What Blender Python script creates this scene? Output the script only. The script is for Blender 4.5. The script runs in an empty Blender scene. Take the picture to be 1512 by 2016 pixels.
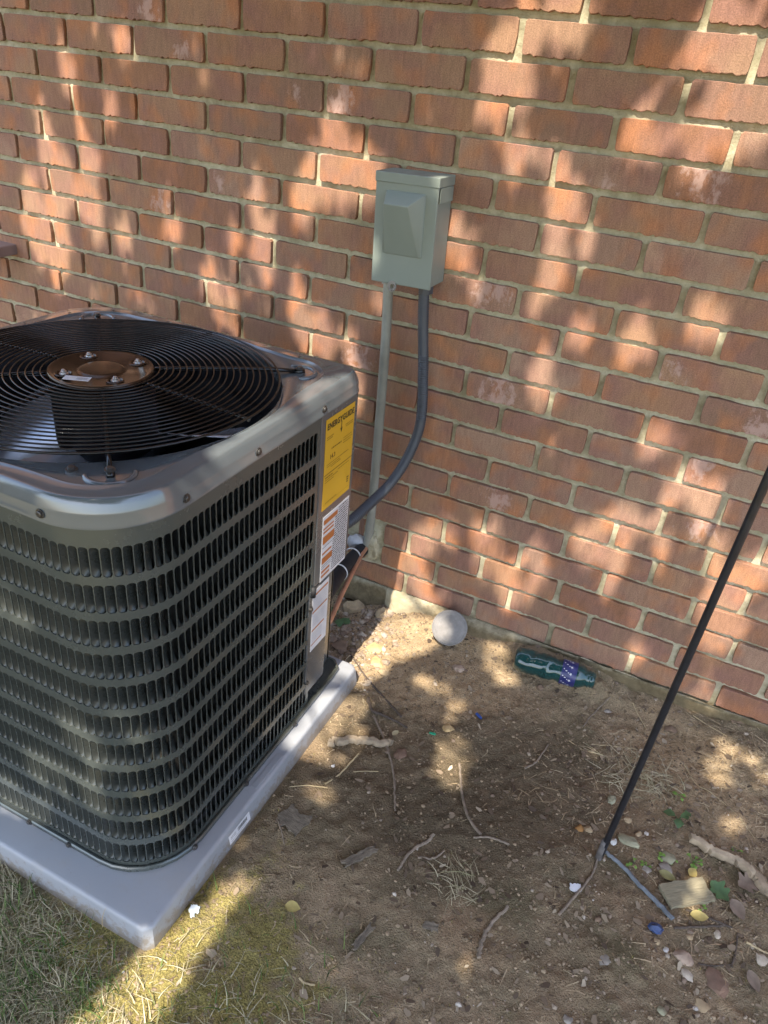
import bpy, bmesh, math, random
import numpy as np
from mathutils import Vector, Matrix

random.seed(7); RNG = np.random.default_rng(11)
S = bpy.context.scene
COL = S.collection
PI = math.pi

# ------------------------------------------------------------------ camera
cam = bpy.data.cameras.new('camera'); camo = bpy.data.objects.new('camera', cam); COL.objects.link(camo)
cam.sensor_fit = 'VERTICAL'; cam.sensor_height = 24.0; cam.lens = 24.0*1489.5/2016.0
cam.clip_start = 0.02; cam.clip_end = 500.0
RIGHT = Vector((0.89633959, 0.43479756, 0.08675498))
DOWN = Vector((0.29064596, -0.42846473, -0.85553661))
FWD = Vector((-0.33481378, 0.79206632, -0.51042206))
M = Matrix((RIGHT, -DOWN, -FWD)).transposed().to_4x4()
M.translation = Vector((1.61512, -1.57255, 1.29389))
camo.matrix_world = M
S.camera = camo

# ------------------------------------------------------------------ light
SUN_TO = Vector((0.055, -1.0, 1.56)).normalized()          # direction towards the sun
EL = math.asin(SUN_TO.z)
w = bpy.data.worlds.new('World'); S.world = w; w.use_nodes = True
nt = w.node_tree; nt.nodes.clear()
sky = nt.nodes.new('ShaderNodeTexSky'); sky.sky_type = 'NISHITA'; sky.sun_disc = False
sky.sun_elevation = EL; sky.sun_rotation = math.atan2(SUN_TO.x, SUN_TO.y)
sky.air_density = 1.0; sky.dust_density = 2.5; sky.ozone_density = 1.0
bg = nt.nodes.new('ShaderNodeBackground'); bg.inputs[1].default_value = 0.15
wo = nt.nodes.new('ShaderNodeOutputWorld')
nt.links.new(sky.outputs[0], bg.inputs[0]); nt.links.new(bg.outputs[0], wo.inputs[0])
sl = bpy.data.lights.new('sun', 'SUN'); sl.energy = 3.1; sl.angle = math.radians(0.5); sl.color = (1.0, 0.90, 0.76)
so = bpy.data.objects.new('sun', sl); COL.objects.link(so)
so.rotation_euler = SUN_TO.to_track_quat('Z', 'Y').to_euler(); so.location = (1, -4, 8)
S.view_settings.view_transform = 'Standard'; S.view_settings.look = 'None'
S.view_settings.exposure = 2.0; S.view_settings.gamma = 1.0
S.view_settings.use_curve_mapping = False
S.render.engine = 'CYCLES'
S.cycles.use_denoising = True
S.cycles.max_bounces = 8; S.cycles.diffuse_bounces = 4; S.cycles.transparent_max_bounces = 8

# ------------------------------------------------------------------ material helpers
class NT:
    """tiny node-graph helper"""
    def __init__(s, name, rough=0.6, metal=0.0, spec=0.5):
        s.m = bpy.data.materials.new(name); s.m.use_nodes = True
        s.t = s.m.node_tree; s.t.nodes.clear()
        s.b = s.n('ShaderNodeBsdfPrincipled'); o = s.n('ShaderNodeOutputMaterial')
        s.l(s.b.outputs[0], o.inputs[0])
        s.b.inputs['Roughness'].default_value = rough; s.b.inputs['Metallic'].default_value = metal
        s.b.inputs['Specular IOR Level'].default_value = spec
    def n(s, k, **kw):
        x = s.t.nodes.new(k)
        for a, b in kw.items(): setattr(x, a, b)
        return x
    def l(s, a, b): s.t.links.new(a, b)
    def set(s, sock, val):
        if hasattr(val, 'is_output') or isinstance(val, bpy.types.NodeSocket): s.l(val, sock)
        elif isinstance(val, (tuple, list)): sock.default_value = tuple(val)+((1,) if len(val) == 3 and sock.type == 'RGBA' else ())
        else: sock.default_value = val
    def coord(s, kind='Object', scale=(1, 1, 1), offset=None):
        c = s.n('ShaderNodeTexCoord').outputs[kind]
        mp = s.n('ShaderNodeMapping'); mp.inputs['Scale'].default_value = scale
        s.l(c, mp.inputs[0])
        if offset is not None: s.l(offset, mp.inputs['Location'])
        return mp.outputs[0]
    def world(s, scale=(1, 1, 1)):
        g = s.n('ShaderNodeNewGeometry').outputs['Position']
        mp = s.n('ShaderNodeMapping'); mp.inputs['Scale'].default_value = scale; s.l(g, mp.inputs[0])
        return mp.outputs[0]
    def noise(s, co, scale, detail=4, rough=0.6, dist=0.0):
        x = s.n('ShaderNodeTexNoise'); x.inputs['Scale'].default_value = scale; x.inputs['Detail'].default_value = detail
        x.inputs['Roughness'].default_value = rough; x.inputs['Distortion'].default_value = dist
        s.l(co, x.inputs['Vector']); return x.outputs['Fac']
    def voro(s, co, scale, out='Distance'):
        x = s.n('ShaderNodeTexVoronoi'); x.inputs['Scale'].default_value = scale; s.l(co, x.inputs['Vector']); return x.outputs[out]
    def ramp(s, f, *stops):
        r = s.n('ShaderNodeValToRGB'); e = r.color_ramp.elements
        while len(e) < len(stops): e.new(0.5)
        for i, (p, c) in enumerate(stops):
            e[i].position = p; e[i].color = tuple(c)+(1,) if not isinstance(c, (int, float)) else (c, c, c, 1)
        s.l(f, r.inputs[0]); return r.outputs[0]
    def mix(s, f, a, b, mode='MIX'):
        x = s.n('ShaderNodeMix', data_type='RGBA', blend_type=mode)
        s.set(x.inputs[0], f); s.set(x.inputs[6], a); s.set(x.inputs[7], b); return x.outputs[2]
    def math(s, op, a, b=0.0):
        x = s.n('ShaderNodeMath', operation=op); s.set(x.inputs[0], a); s.set(x.inputs[1], b); return x.outputs[0]
    def attr(s, name, kind='GEOMETRY'):
        x = s.n('ShaderNodeAttribute', attribute_type=kind, attribute_name=name); return x
    def bump(s, h, strength=0.3, dist=0.002):
        x = s.n('ShaderNodeBump'); x.inputs['Strength'].default_value = strength; x.inputs['Distance'].default_value = dist
        s.l(h, x.inputs['Height']); s.l(x.outputs[0], s.b.inputs['Normal'])
    def color(s, c): s.set(s.b.inputs['Base Color'], c); return s
    def rough(s, r): s.set(s.b.inputs['Roughness'], r); return s

def plain(name, col, rough=0.5, metal=0.0, var=0.12, scale=30.0, bump=0.0, spec=0.5, coat=0.0):
    k = NT(name, rough, metal, spec); co = k.coord('Object')
    f = k.noise(co, scale, 5)
    d = tuple(c*(1-var) for c in col); u = tuple(min(1, c*(1+var)) for c in col)
    k.color(k.ramp(f, (0.3, d), (0.7, u)))
    f2 = k.noise(co, scale*0.3, 4)
    k.rough(k.ramp(f2, (0.3, max(0.02, rough-0.06)), (0.7, min(1, rough+0.08))))
    if bump: k.bump(f, bump, 0.002)
    if coat: k.b.inputs['Coat Weight'].default_value = coat; k.b.inputs['Coat Roughness'].default_value = 0.15
    return k.m

# ------------------------------------------------------------------ materials
def brick_material():
    k = NT('brick_clay', 0.92, spec=0.2)
    rnd = k.n('ShaderNodeObjectInfo').outputs['Random']
    isl = k.n('ShaderNodeNewGeometry').outputs['Random Per Island']
    r = k.math('FRACT', k.math('ADD', rnd, k.math('MULTIPLY', isl, 7.31)))
    off = k.n('ShaderNodeCombineXYZ'); k.l(k.math('MULTIPLY', r, 37.0), off.inputs[0]); k.l(k.math('MULTIPLY', r, 91.0), off.inputs[2])
    co = k.coord('Object', (1, 1, 1), off.outputs[0])
    cs = k.coord('Object', (1.0, 1.0, 0.22), off.outputs[0])
    base = k.ramp(r, (0.0, (0.285, 0.160, 0.096)), (0.16, (0.34, 0.212, 0.136)), (0.30, (0.228, 0.138, 0.098)), (0.44, (0.310, 0.192, 0.126)), (0.58, (0.340, 0.196, 0.118)), (0.70, (0.260, 0.132, 0.080)), (0.84, (0.345, 0.225, 0.158)), (1.0, (0.285, 0.177, 0.127)))
    big = k.noise(co, 11, 3, 0.5)
    c = k.mix(k.ramp(big, (0.40, 0.0), (0.66, 0.9)), base, (0.265, 0.145, 0.112))
    big2 = k.noise(k.coord('Object', (1.6, 1, 1.2), off.outputs[0]), 9, 2, 0.5)
    c = k.mix(k.ramp(big2, (0.50, 0.0), (0.70, 0.65)), c, (0.44, 0.185, 0.082))
    st = k.noise(cs, 120, 4, 0.6)
    c = k.mix(0.4, c, k.ramp(st, (0.25, (0.30, 0.30, 0.30)), (0.75, (0.72, 0.70, 0.68))), 'OVERLAY')
    sp = k.noise(co, 420, 3, 0.7)
    c = k.mix(0.6, c, k.ramp(sp, (0.3, (0.20, 0.20, 0.20)), (0.72, (0.78, 0.76, 0.74))), 'OVERLAY')
    pit = k.noise(co, 160, 2, 0.5)
    c = k.mix(k.ramp(pit, (0.70, 0.0), (0.78, 0.75)), c, (0.10, 0.055, 0.04))
    sc = k.attr('scuff', 'OBJECT').outputs['Fac']; sx = k.attr('scuff_place', 'OBJECT').outputs['Vector']
    lo = k.n('ShaderNodeTexCoord').outputs['Object']
    dv = k.n('ShaderNodeVectorMath', operation='DISTANCE'); k.l(lo, dv.inputs[0]); k.l(sx, dv.inputs[1])
    near = k.math('SUBTRACT', 1.0, k.math('DIVIDE', dv.outputs['Value'], k.math('MAXIMUM', sc, 0.001)))
    nz = k.noise(k.coord('Object', (1.0, 1, 0.7), off.outputs[0]), 34, 5, 0.65, 0.35)
    nz2 = k.noise(k.coord('Object', (1, 1, 0.5), off.outputs[0]), 150, 4, 0.7)
    mk = k.ramp(k.math('ADD', k.math('MULTIPLY', near, 0.30), k.math('ADD', k.math('MULTIPLY', nz, 1.0), k.math('MULTIPLY', nz2, 0.35))), (0.83, 0.0), (0.95, 0.55))
    mk = k.math('MULTIPLY', mk, k.math('GREATER_THAN', near, 0.0))
    mk = k.math('MULTIPLY', mk, k.math('GREATER_THAN', sc, 0.001))
    c = k.mix(mk, c, (0.54, 0.385, 0.335))
    k.color(c)
    hh = k.math('ADD', k.math('MULTIPLY', st, 0.5), k.math('ADD', k.math('MULTIPLY', sp, 0.35), k.math('MULTIPLY', big, 0.6)))
    k.bump(hh, 0.9, 0.003)
    return k.m
M_BRICK = brick_material()

def mortar_material():
    k = NT('mortar_joint', 0.95, spec=0.15); co = k.world()
    a = k.noise(co, 60, 6, 0.7); b = k.noise(co, 400, 3, 0.7); l = k.noise(co, 4, 3)
    c = k.ramp(a, (0.25, (0.31, 0.28, 0.185)), (0.5, (0.48, 0.445, 0.315)), (0.8, (0.60, 0.565, 0.43)))
    c = k.mix(k.ramp(k.noise(co, 13, 5, .7), (0.46, 0.0), (0.62, 0.6)), c, (0.24, 0.215, 0.135))
    c = k.mix(k.ramp(l, (0.45, 0.0), (0.75, 0.5)), c, (0.34, 0.32, 0.20))
    c = k.mix(k.ramp(b, (0.62, 0.0), (0.72, 0.6)), c, (0.12, 0.11, 0.085))
    z = k.n('ShaderNodeSeparateXYZ'); k.l(k.world(), z.inputs[0])
    low = k.ramp(k.math('ADD', z.outputs[2], k.math('MULTIPLY', a, 0.03)), (0.045, 1.0), (0.075, 0.0))
    xr = k.ramp(z.outputs[0], (0.0, 0.0), (1.0, 1.0)); xs_ = k.n('ShaderNodeMapRange'); xs_.inputs[1].default_value = 1.00; xs_.inputs[2].default_value = 1.16; k.l(z.outputs[0], xs_.inputs[0])
    c = k.mix(k.math('MULTIPLY', low, 0.5), c, (0.42, 0.34, 0.22))
    c = k.mix(k.math('MULTIPLY', k.math('MULTIPLY', low, k.math('MAXIMUM', xs_.outputs[0], k.math('LESS_THAN', z.outputs[0], 0.985))), 0.9), c, k.ramp(a, (0.3, (0.085, 0.065, 0.036)), (0.7, (0.19, 0.145, 0.080))))
    k.color(c); k.bump(k.math('ADD', a, k.math('MULTIPLY', b, 0.4)), 0.9, 0.003)
    return k.m
M_MORTAR = mortar_material()

def soil_material():
    k = NT('soil', 0.95, spec=0.15); co = k.world()
    dry = k.attr('dry').outputs['Fac']; moss = k.attr('moss').outputs['Fac']; lawn = k.attr('lawn').outputs['Fac']
    a = k.noise(co, 9, 5, 0.6, 0.4); b = k.noise(co, 45, 6, 0.7); c_ = k.noise(co, 260, 4, 0.75); d = k.noise(co, 3.2, 4, 0.55)
    mud = k.ramp(a, (0.28, (0.180, 0.146, 0.094)), (0.45, (0.255, 0.202, 0.130)), (0.6, (0.325, 0.248, 0.160)), (0.78, (0.39, 0.30, 0.20)))
    drc = k.ramp(b, (0.25, (0.24, 0.175, 0.100)), (0.5, (0.40, 0.295, 0.180)), (0.78, (0.52, 0.41, 0.27)))
    red = k.ramp(b, (0.3, (0.22, 0.135, 0.078)), (0.7, (0.34, 0.215, 0.130)))
    mud = k.mix(k.ramp(d, (0.52, 0.0), (0.70, 0.6)), mud, red)
    mud = k.mix(k.ramp(k.noise(co, 5.5, 4, 0.6), (0.54, 0.0), (0.68, 0.75)), mud, (0.145, 0.128, 0.074))
    damp = k.attr('damp').outputs['Fac']
    mud = k.mix(k.math('MULTIPLY', damp, k.ramp(a, (0.3, 1.0), (0.75, 0.6))), mud, k.ramp(b, (0.3, (0.085, 0.069, 0.045)), (0.7, (0.155, 0.119, 0.078))))
    dm = k.math('ADD', dry, k.math('MULTIPLY', k.math('SUBTRACT', b, 0.5), 0.9))
    c = k.mix(k.ramp(dm, (0.35, 0.0), (0.75, 1.0)), mud, drc)
    mm = k.math('ADD', moss, k.math('MULTIPLY', k.math('SUBTRACT', k.noise(co, 17, 6, 0.75), 0.5), 2.6))
    mg = k.ramp(c_, (0.3, (0.11, 0.105, 0.035)), (0.5, (0.25, 0.22, 0.06)), (0.75, (0.46, 0.39, 0.12)))
    c = k.mix(k.ramp(mm, (0.55, 0.0), (1.05, 0.75)), c, mg)
    lg = k.ramp(b, (0.3, (0.085, 0.082, 0.040)), (0.5, (0.15, 0.138, 0.070)), (0.75, (0.24, 0.19, 0.12)))
    c = k.mix(k.math('MULTIPLY', lawn, k.ramp(a, (0.35, 0.95), (0.7, 0.55))), c, lg)
    c = k.mix(0.6, c, k.ramp(c_, (0.25, (0.22, 0.22, 0.22)), (0.75, (0.80, 0.78, 0.74))), 'OVERLAY')
    ch = k.voro(co, 330); c = k.mix(k.ramp(k.math('ADD', ch, k.math('MULTIPLY', b, 0.4)), (0.22, 0.55), (0.30, 0.0)), c, (0.42, 0.36, 0.27))
    k.color(c)
    k.bump(k.math('ADD', k.math('MULTIPLY', b, 1.2), k.math('ADD', k.math('MULTIPLY', c_, 0.8), k.math('MULTIPLY', ch, -0.3))), 0.9, 0.007)
    return k.m
M_SOIL = soil_material()

def paint_metal(name, col, rough, spec=0.5, dirt=0.2, metal=0.0):
    k = NT(name, rough, metal, spec); co = k.coord('Object')
    a = k.noise(co, 3.5, 5, 0.6); b = k.noise(co, 220, 2, 0.6); g = k.noise(co, 14, 6, 0.7)
    c = k.ramp(a, (0.3, tuple(x*0.92 for x in col)), (0.7, tuple(x*1.08 for x in col)))
    c = k.mix(k.math('MULTIPLY', k.ramp(g, (0.55, 0.0), (0.8, 1.0)), dirt), c, (0.30, 0.27, 0.22))
    k.color(c)
    k.rough(k.ramp(g, (0.3, max(0.03, rough-0.05)), (0.75, rough+0.14)))
    k.bump(k.math('ADD', k.math('MULTIPLY', b, 0.06), a), 0.06, 0.004)
    return k.m
M_LID = paint_metal('grey_enamel', (0.098, 0.115, 0.124), 0.11, 0.8, 0.03, 0.0)
M_LID.node_tree.nodes['Principled BSDF'].inputs['Coat Weight'].default_value = 0.6; M_LID.node_tree.nodes['Principled BSDF'].inputs['Coat Roughness'].default_value = 0.05
M_LOUV = paint_metal('grey_louver_paint', (0.098, 0.111, 0.102), 0.20, 0.8, 0.02, 0.4)
M_FIN = paint_metal('shaded_louver_fin', (0.040, 0.045, 0.042), 0.26, 0.5, 0.03, 0.2)  # same paint as the louver sheet, coloured darker for the shade inside the slots
M_PANEL = paint_metal('grey_panel_paint', (0.17, 0.172, 0.17), 0.20, 0.6, 0.15, 0.5)
M_BLACK = plain('black_wire', (0.006, 0.006, 0.006), 0.20, 0.0, 0.2, spec=.5)
M_BRONZE = plain('bronze_plate', (0.060, 0.036, 0.022), 0.22, 0.55, 0.15, 14)
M_DARK = plain('dark_cavity', (0.012, 0.012, 0.013), 0.7)
M_COIL = plain('coil_fin', (0.10, 0.095, 0.085), 0.45, 0.5, 0.2)
M_BLADE = plain('fan_blade_aluminium', (0.62, 0.66, 0.72), 0.22, 0.6, 0.05, 8)
M_MOTOR = plain('motor_black', (0.016, 0.016, 0.018), 0.38)
M_SCREW = plain('screw_zinc', (0.10, 0.095, 0.09), 0.32, 0.7)
M_ZINC = plain('bright_zinc', (0.55, 0.55, 0.56), 0.30, 0.9)
M_PAD = paint_metal('pad_plastic', (0.29, 0.305, 0.330), 0.42, 0.7, 0.45)
M_BOX = paint_metal('box_grey_paint', (0.205, 0.238, 0.208), 0.42, 0.5, 0.10)
M_EMT = plain('conduit_paint', (0.27, 0.275, 0.235), 0.50, 0.1, 0.22, 12, 0.05)
M_FLEX = plain('flexible_conduit_grey', (0.048, 0.055, 0.066), 0.42, 0.0, 0.10)
M_RUB = plain('black_foam', (0.012, 0.012, 0.014), 0.75, 0, 0.3, 60, 0.2)
M_COPPER = plain('copper_tube', (0.50, 0.26, 0.16), 0.45, 0.5, 0.25, 40)
M_TIE = plain('zip_tie_white', (0.62, 0.62, 0.62), 0.4)
M_SEAL = plain('duct_sealant', (0.46, 0.46, 0.47), 0.6, 0, 0.2, 40, 0.4)
M_YELLOW = plain('yellow_label', (0.62, 0.36, 0.020), 0.38, 0, 0.03, 6)
M_WHITE = plain('white_label', (0.62, 0.62, 0.64), 0.35, 0, 0.03, 6)
M_ORANGE = plain('orange_print', (0.40, 0.13, 0.030), 0.45, 0, 0.1)
M_INK = plain('black_ink', (0.015, 0.014, 0.012), 0.5)
M_GINK = plain('grey_ink', (0.10, 0.10, 0.11), 0.5)
M_BINK = plain('brown_ink', (0.13, 0.07, 0.010), 0.5)
M_POLE = plain('black_painted_steel', (0.016, 0.017, 0.021), 0.35, 0.0, 0.35, 60, 0.25)
M_TWIG = plain('twig_bark', (0.22, 0.175, 0.13), 0.85, 0, 0.35, 90, 0.6)
M_TWIGD = plain('dark_twig_bark', (0.085, 0.065, 0.05), 0.85, 0, 0.35, 90, 0.6)
M_TWIGB = plain('weathered_blue_grey_stick', (0.155, 0.175, 0.195), 0.75, 0, 0.3, 60, 0.5)
M_LOG = plain('bare_branch_wood', (0.30, 0.235, 0.16), 0.8, 0, 0.4, 45, 0.7)
M_STRAWT = plain('straw_stalk', (0.40, 0.315, 0.18), 0.8, 0, 0.2, 60)
M_CAP = None
M_SILL = plain('brown_sill', (0.20, 0.135, 0.115), 0.7, 0, 0.15, 20, 0.3)

def island_mat(name, stops, rough=0.85, trans=0.0, nscale=0, spec=0.3):
    k = NT(name, rough, spec=spec)
    r = k.n('ShaderNodeNewGeometry').outputs['Random Per Island']
    c = k.ramp(r, *stops)
    if nscale:
        c = k.mix(0.5, c, k.ramp(k.noise(k.world(), nscale, 4, 0.7), (0.25, (0.2, 0.2, 0.2)), (0.75, (0.8, 0.8, 0.8))), 'OVERLAY')
    k.color(c)
    if trans:
        k.b.inputs['Transmission Weight'].default_value = 0.0
        tr = k.n('ShaderNodeBsdfTranslucent'); k.l(c, tr.inputs[0]); mx = k.n('ShaderNodeMixShader'); mx.inputs[0].default_value = trans
        out = [n for n in k.t.nodes if n.type == 'OUTPUT_MATERIAL'][0]
        k.l(k.b.outputs[0], mx.inputs[1]); k.l(tr.outputs[0], mx.inputs[2]); k.l(mx.outputs[0], out.inputs[0])
    return k.m
M_STRAW = island_mat('straw', ((0.0, (0.22, 0.16, 0.095)), (0.4, (0.36, 0.27, 0.16)), (0.75, (0.48, 0.39, 0.25)), (1.0, (0.30, 0.20, 0.12))))
M_GRASSD = island_mat('dry_grass', ((0.0, (0.23, 0.20, 0.12)), (0.4, (0.40, 0.35, 0.225)), (0.8, (0.55, 0.49, 0.34)), (1.0, (0.20, 0.21, 0.09))), trans=0.2)
M_GRASSG = island_mat('green_grass', ((0.0, (0.040, 0.085, 0.020)), (0.5, (0.075, 0.135, 0.034)), (0.85, (0.12, 0.19, 0.05)), (1.0, (0.22, 0.23, 0.09))), trans=0.25)
M_MOSS = island_mat('moss_fronds', ((0.0, (0.10, 0.10, 0.03)), (0.5, (0.24, 0.21, 0.055)), (1.0, (0.42, 0.36, 0.11))))
M_PEB = island_mat('gravel', ((0.0, (0.15, 0.11, 0.08)), (0.35, (0.24, 0.18, 0.13)), (0.7, (0.31, 0.25, 0.185)), (0.92, (0.38, 0.32, 0.25)), (1.0, (0.52, 0.48, 0.42))), nscale=160)
M_LEAF = island_mat('tree_leaf', ((0.0, (0.035, 0.070, 0.016)), (1.0, (0.075, 0.125, 0.03))), 0.5, 0.15)
M_BARK = plain('tree_bark', (0.12, 0.09, 0.065), 0.9, 0, 0.4, 18, 0.8)
STONE_COL = {'tan': (0.36, 0.27, 0.16), 'yellow': (0.44, 0.31, 0.15), 'grey': (0.28, 0.25, 0.21), 'pale': (0.42, 0.36, 0.28), 'pink': (0.34, 0.255, 0.19),
             'orange': (0.33, 0.17, 0.055), 'brown': (0.17, 0.115, 0.075), 'red': (0.18, 0.115, 0.08), 'moss': (0.29, 0.28, 0.185), 'white': (0.52, 0.50, 0.46)}
M_STONE = {a: plain(a+'_stone', c, 0.85, 0, 0.3, 55, 0.5) for a, c in STONE_COL.items()}

# ------------------------------------------------------------------ object helpers
def obj(name, mesh, mat=None, parent=None, loc=None, rot=None):
    o = bpy.data.objects.new(name, mesh); COL.objects.link(o)
    if mat is not None and not mesh.materials: mesh.materials.append(mat)
    if parent is not None: o.parent = parent
    if loc is not None: o.location = loc
    if rot is not None: o.rotation_euler = rot
    return o
def thing(name, label, cat, loc=(0, 0, 0), rot=(0, 0, 0), group=None):
    o = bpy.data.objects.new(name, None); COL.objects.link(o); o.empty_display_size = 0.05
    o.location = loc; o.rotation_euler = rot; tag(o, label, cat, group); return o
def tag(o, label, cat, group=None):
    o['label'] = label; o['category'] = cat
    if group: o['group'] = group
    return o
def smooth(me, on=True):
    me.polygons.foreach_set('use_smooth', [on]*len(me.polygons)); return me
class MB:
    """collects vertices and faces of one mesh"""
    def __init__(s): s.v = []; s.f = []
    def add(s, vs, fs):
        b = len(s.v); s.v.extend([tuple(p) for p in vs]); s.f.extend([tuple(i+b for i in f) for f in fs]); return b
    def box(s, a, b):
        (x0, y0, z0), (x1, y1, z1) = a, b
        s.add([(x0,y0,z0),(x1,y0,z0),(x1,y1,z0),(x0,y1,z0),(x0,y0,z1),(x1,y0,z1),(x1,y1,z1),(x0,y1,z1)],
              [(0,3,2,1),(4,5,6,7),(0,1,5,4),(1,2,6,5),(2,3,7,6),(3,0,4,7)])
    def tube(s, pts, rad, n=8, cap=True, closed=False):
        pts = [Vector(p) for p in pts]; m = len(pts); rs = rad if isinstance(rad, (list, tuple)) else [rad]*m
        up = None; base = len(s.v)
        for i, p in enumerate(pts):
            if closed: t = (pts[(i+1) % m]-pts[i-1]).normalized()
            else: t = (pts[min(i+1, m-1)]-pts[max(i-1, 0)]).normalized()
            if up is None:
                up = Vector((0, 0, 1)) if abs(t.z) < 0.9 else Vector((1, 0, 0))
            a = t.cross(up)
            if a.length < 1e-5: a = t.cross(Vector((0.3, 1, 0.2)))
            a.normalize(); b = a.cross(t).normalized(); up = b
            for j in range(n):
                q = 2*PI*j/n; s.v.append(tuple(p+(a*math.cos(q)+b*math.sin(q))*rs[i]))
        for i in range(m if closed else m-1):
            for j in range(n):
                i2 = (i+1) % m
                s.f.append((base+i*n+j, base+i*n+(j+1) % n, base+i2*n+(j+1) % n, base+i2*n+j))
        if cap and not closed:
            s.f.append(tuple(base+j for j in range(n))[::-1]); s.f.append(tuple(base+(m-1)*n+j for j in range(n)))
    def rings(s, rings, close=False, cap0=False, cap1=False):
        n = len(rings[0]); base = len(s.v)
        for r in rings: s.v.extend([tuple(p) for p in r])
        for i in range(len(rings)-1):
            for j in range(n if not close else n):
                j2 = (j+1) % n
                s.f.append((base+i*n+j, base+i*n+j2, base+(i+1)*n+j2, base+(i+1)*n+j))
        if cap0: s.f.append(tuple(base+j for j in range(n))[::-1])
        if cap1: s.f.append(tuple(base+(len(rings)-1)*n+j for j in range(n)))
    def mesh(s, name, sm=False):
        me = bpy.data.meshes.new(name); me.from_pydata(s.v, [], s.f); me.validate(); me.update()
        bm = bmesh.new(); bm.from_mesh(me); bmesh.ops.recalc_face_normals(bm, faces=bm.faces); bm.to_mesh(me); bm.free()
        if sm: smooth(me)
        return me
def np_mesh(name, V, F, mat=None, sm=False):
    """V (n,3), F (m,k) -> mesh, fast"""
    V = np.asarray(V, np.float32); F = np.asarray(F, np.int32); k = F.shape[1]
    me = bpy.data.meshes.new(name); me.vertices.add(len(V)); me.vertices.foreach_set('co', V.ravel())
    me.loops.add(F.size); me.loops.foreach_set('vertex_index', F.ravel())
    me.polygons.add(len(F)); me.polygons.foreach_set('loop_start', np.arange(0, F.size, k, dtype=np.int32))
    me.polygons.foreach_set('use_smooth', np.full(len(F), sm, dtype=bool))
    me.update(calc_edges=True); me.validate()
    if mat: me.materials.append(mat)
    return me
def autosmooth(me, deg=35):
    bm = bmesh.new(); bm.from_mesh(me); a = math.radians(deg)
    for f in bm.faces: f.smooth = True
    for e in bm.edges: e.smooth = len(e.link_faces) == 2 and e.calc_face_angle(0) < a
    bm.to_mesh(me); bm.free(); return me
def curve_pts(ctrl, n=10):
    """Catmull-Rom through control points"""
    c = [Vector(p) for p in ctrl]; c = [2*c[0]-c[1]]+c+[2*c[-1]-c[-2]]; out = []
    for i in range(1, len(c)-2):
        for k in range(n):
            t = k/n; a, b, d, e = c[i-1], c[i], c[i+1], c[i+2]
            out.append(0.5*((2*b)+(-a+d)*t+(2*a-5*b+4*d-e)*t*t+(-a+3*b-3*d+e)*t**3))
    out.append(c[-2]); return out
def _h(ix, iy, seed):
    n = (ix*374761393+iy*668265263+seed*1442695041) & 0xffffffff
    n = ((n ^ (n >> 13))*1274126177) & 0xffffffff
    return ((n ^ (n >> 16)) & 0xffff)/65535.0
def vnoise(x, y, f, seed=0):
    x = np.asarray(x, float)*f+1000; y = np.asarray(y, float)*f+1000
    ix = np.floor(x).astype(np.int64); iy = np.floor(y).astype(np.int64); fx = x-ix; fy = y-iy
    fx = fx*fx*(3-2*fx); fy = fy*fy*(3-2*fy)
    a = _h(ix, iy, seed); b = _h(ix+1, iy, seed); c = _h(ix, iy+1, seed); d = _h(ix+1, iy+1, seed)
    return (a*(1-fx)+b*fx)*(1-fy)+(c*(1-fx)+d*fx)*fy-0.5
def sstep(a, b, x):
    t = np.clip((np.asarray(x, float)-a)/(b-a), 0, 1); return t*t*(3-2*t)

# ------------------------------------------------------------------ ground
def height(x, y):
    x = np.asarray(x, float); y = np.asarray(y, float)
    base = np.interp(x, [-1, 0.8, 0.9, 1.0, 1.15, 1.35, 1.6, 1.78, 1.95, 2.3], [-0.01, -0.035, -0.038, 0.0, 0.008, 0.006, -0.012, -0.02, 0.02, 0.02])
    wgt = sstep(-0.32, -0.05, y)
    h = base*wgt
    h = h+vnoise(x, y, 3.1, 1)*0.016+vnoise(x, y, 9, 2)*0.009+vnoise(x, y, 27, 3)*0.005+np.maximum(vnoise(x, y, 48, 6), -.1)*0.005*(.4+1.6*sstep(-.1, .35, vnoise(x, y, 4, 7)))+vnoise(x, y, 80, 4)*0.0042+vnoise(x, y, 150, 5)*0.0022
    px, py = 1.86, -0.15                                                  # trodden clods by the wall
    d = np.hypot((x-px)/0.16, (y-py)/0.12); h = h+0.016*np.clip(1-d, 0, 1)*(0.4+vnoise(x, y, 24, 8)*2)
    h = h+(.026+vnoise(x, y*0, 9, 12)*.022+vnoise(x, y, 40, 13)*.008)*sstep(-.085, -.03, y)*sstep(1.0, 1.12, x)*sstep(2.05, 1.6, x)
    pad = sstep(0.03, 0.0, np.maximum(np.maximum(0.30-x, x-1.06), np.maximum(-1.07-y, y+0.31)))
    h = h*(1-pad)-0.006*pad
    return h
def H(x, y): return float(height(np.array([x]), np.array([y]))[0])
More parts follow.
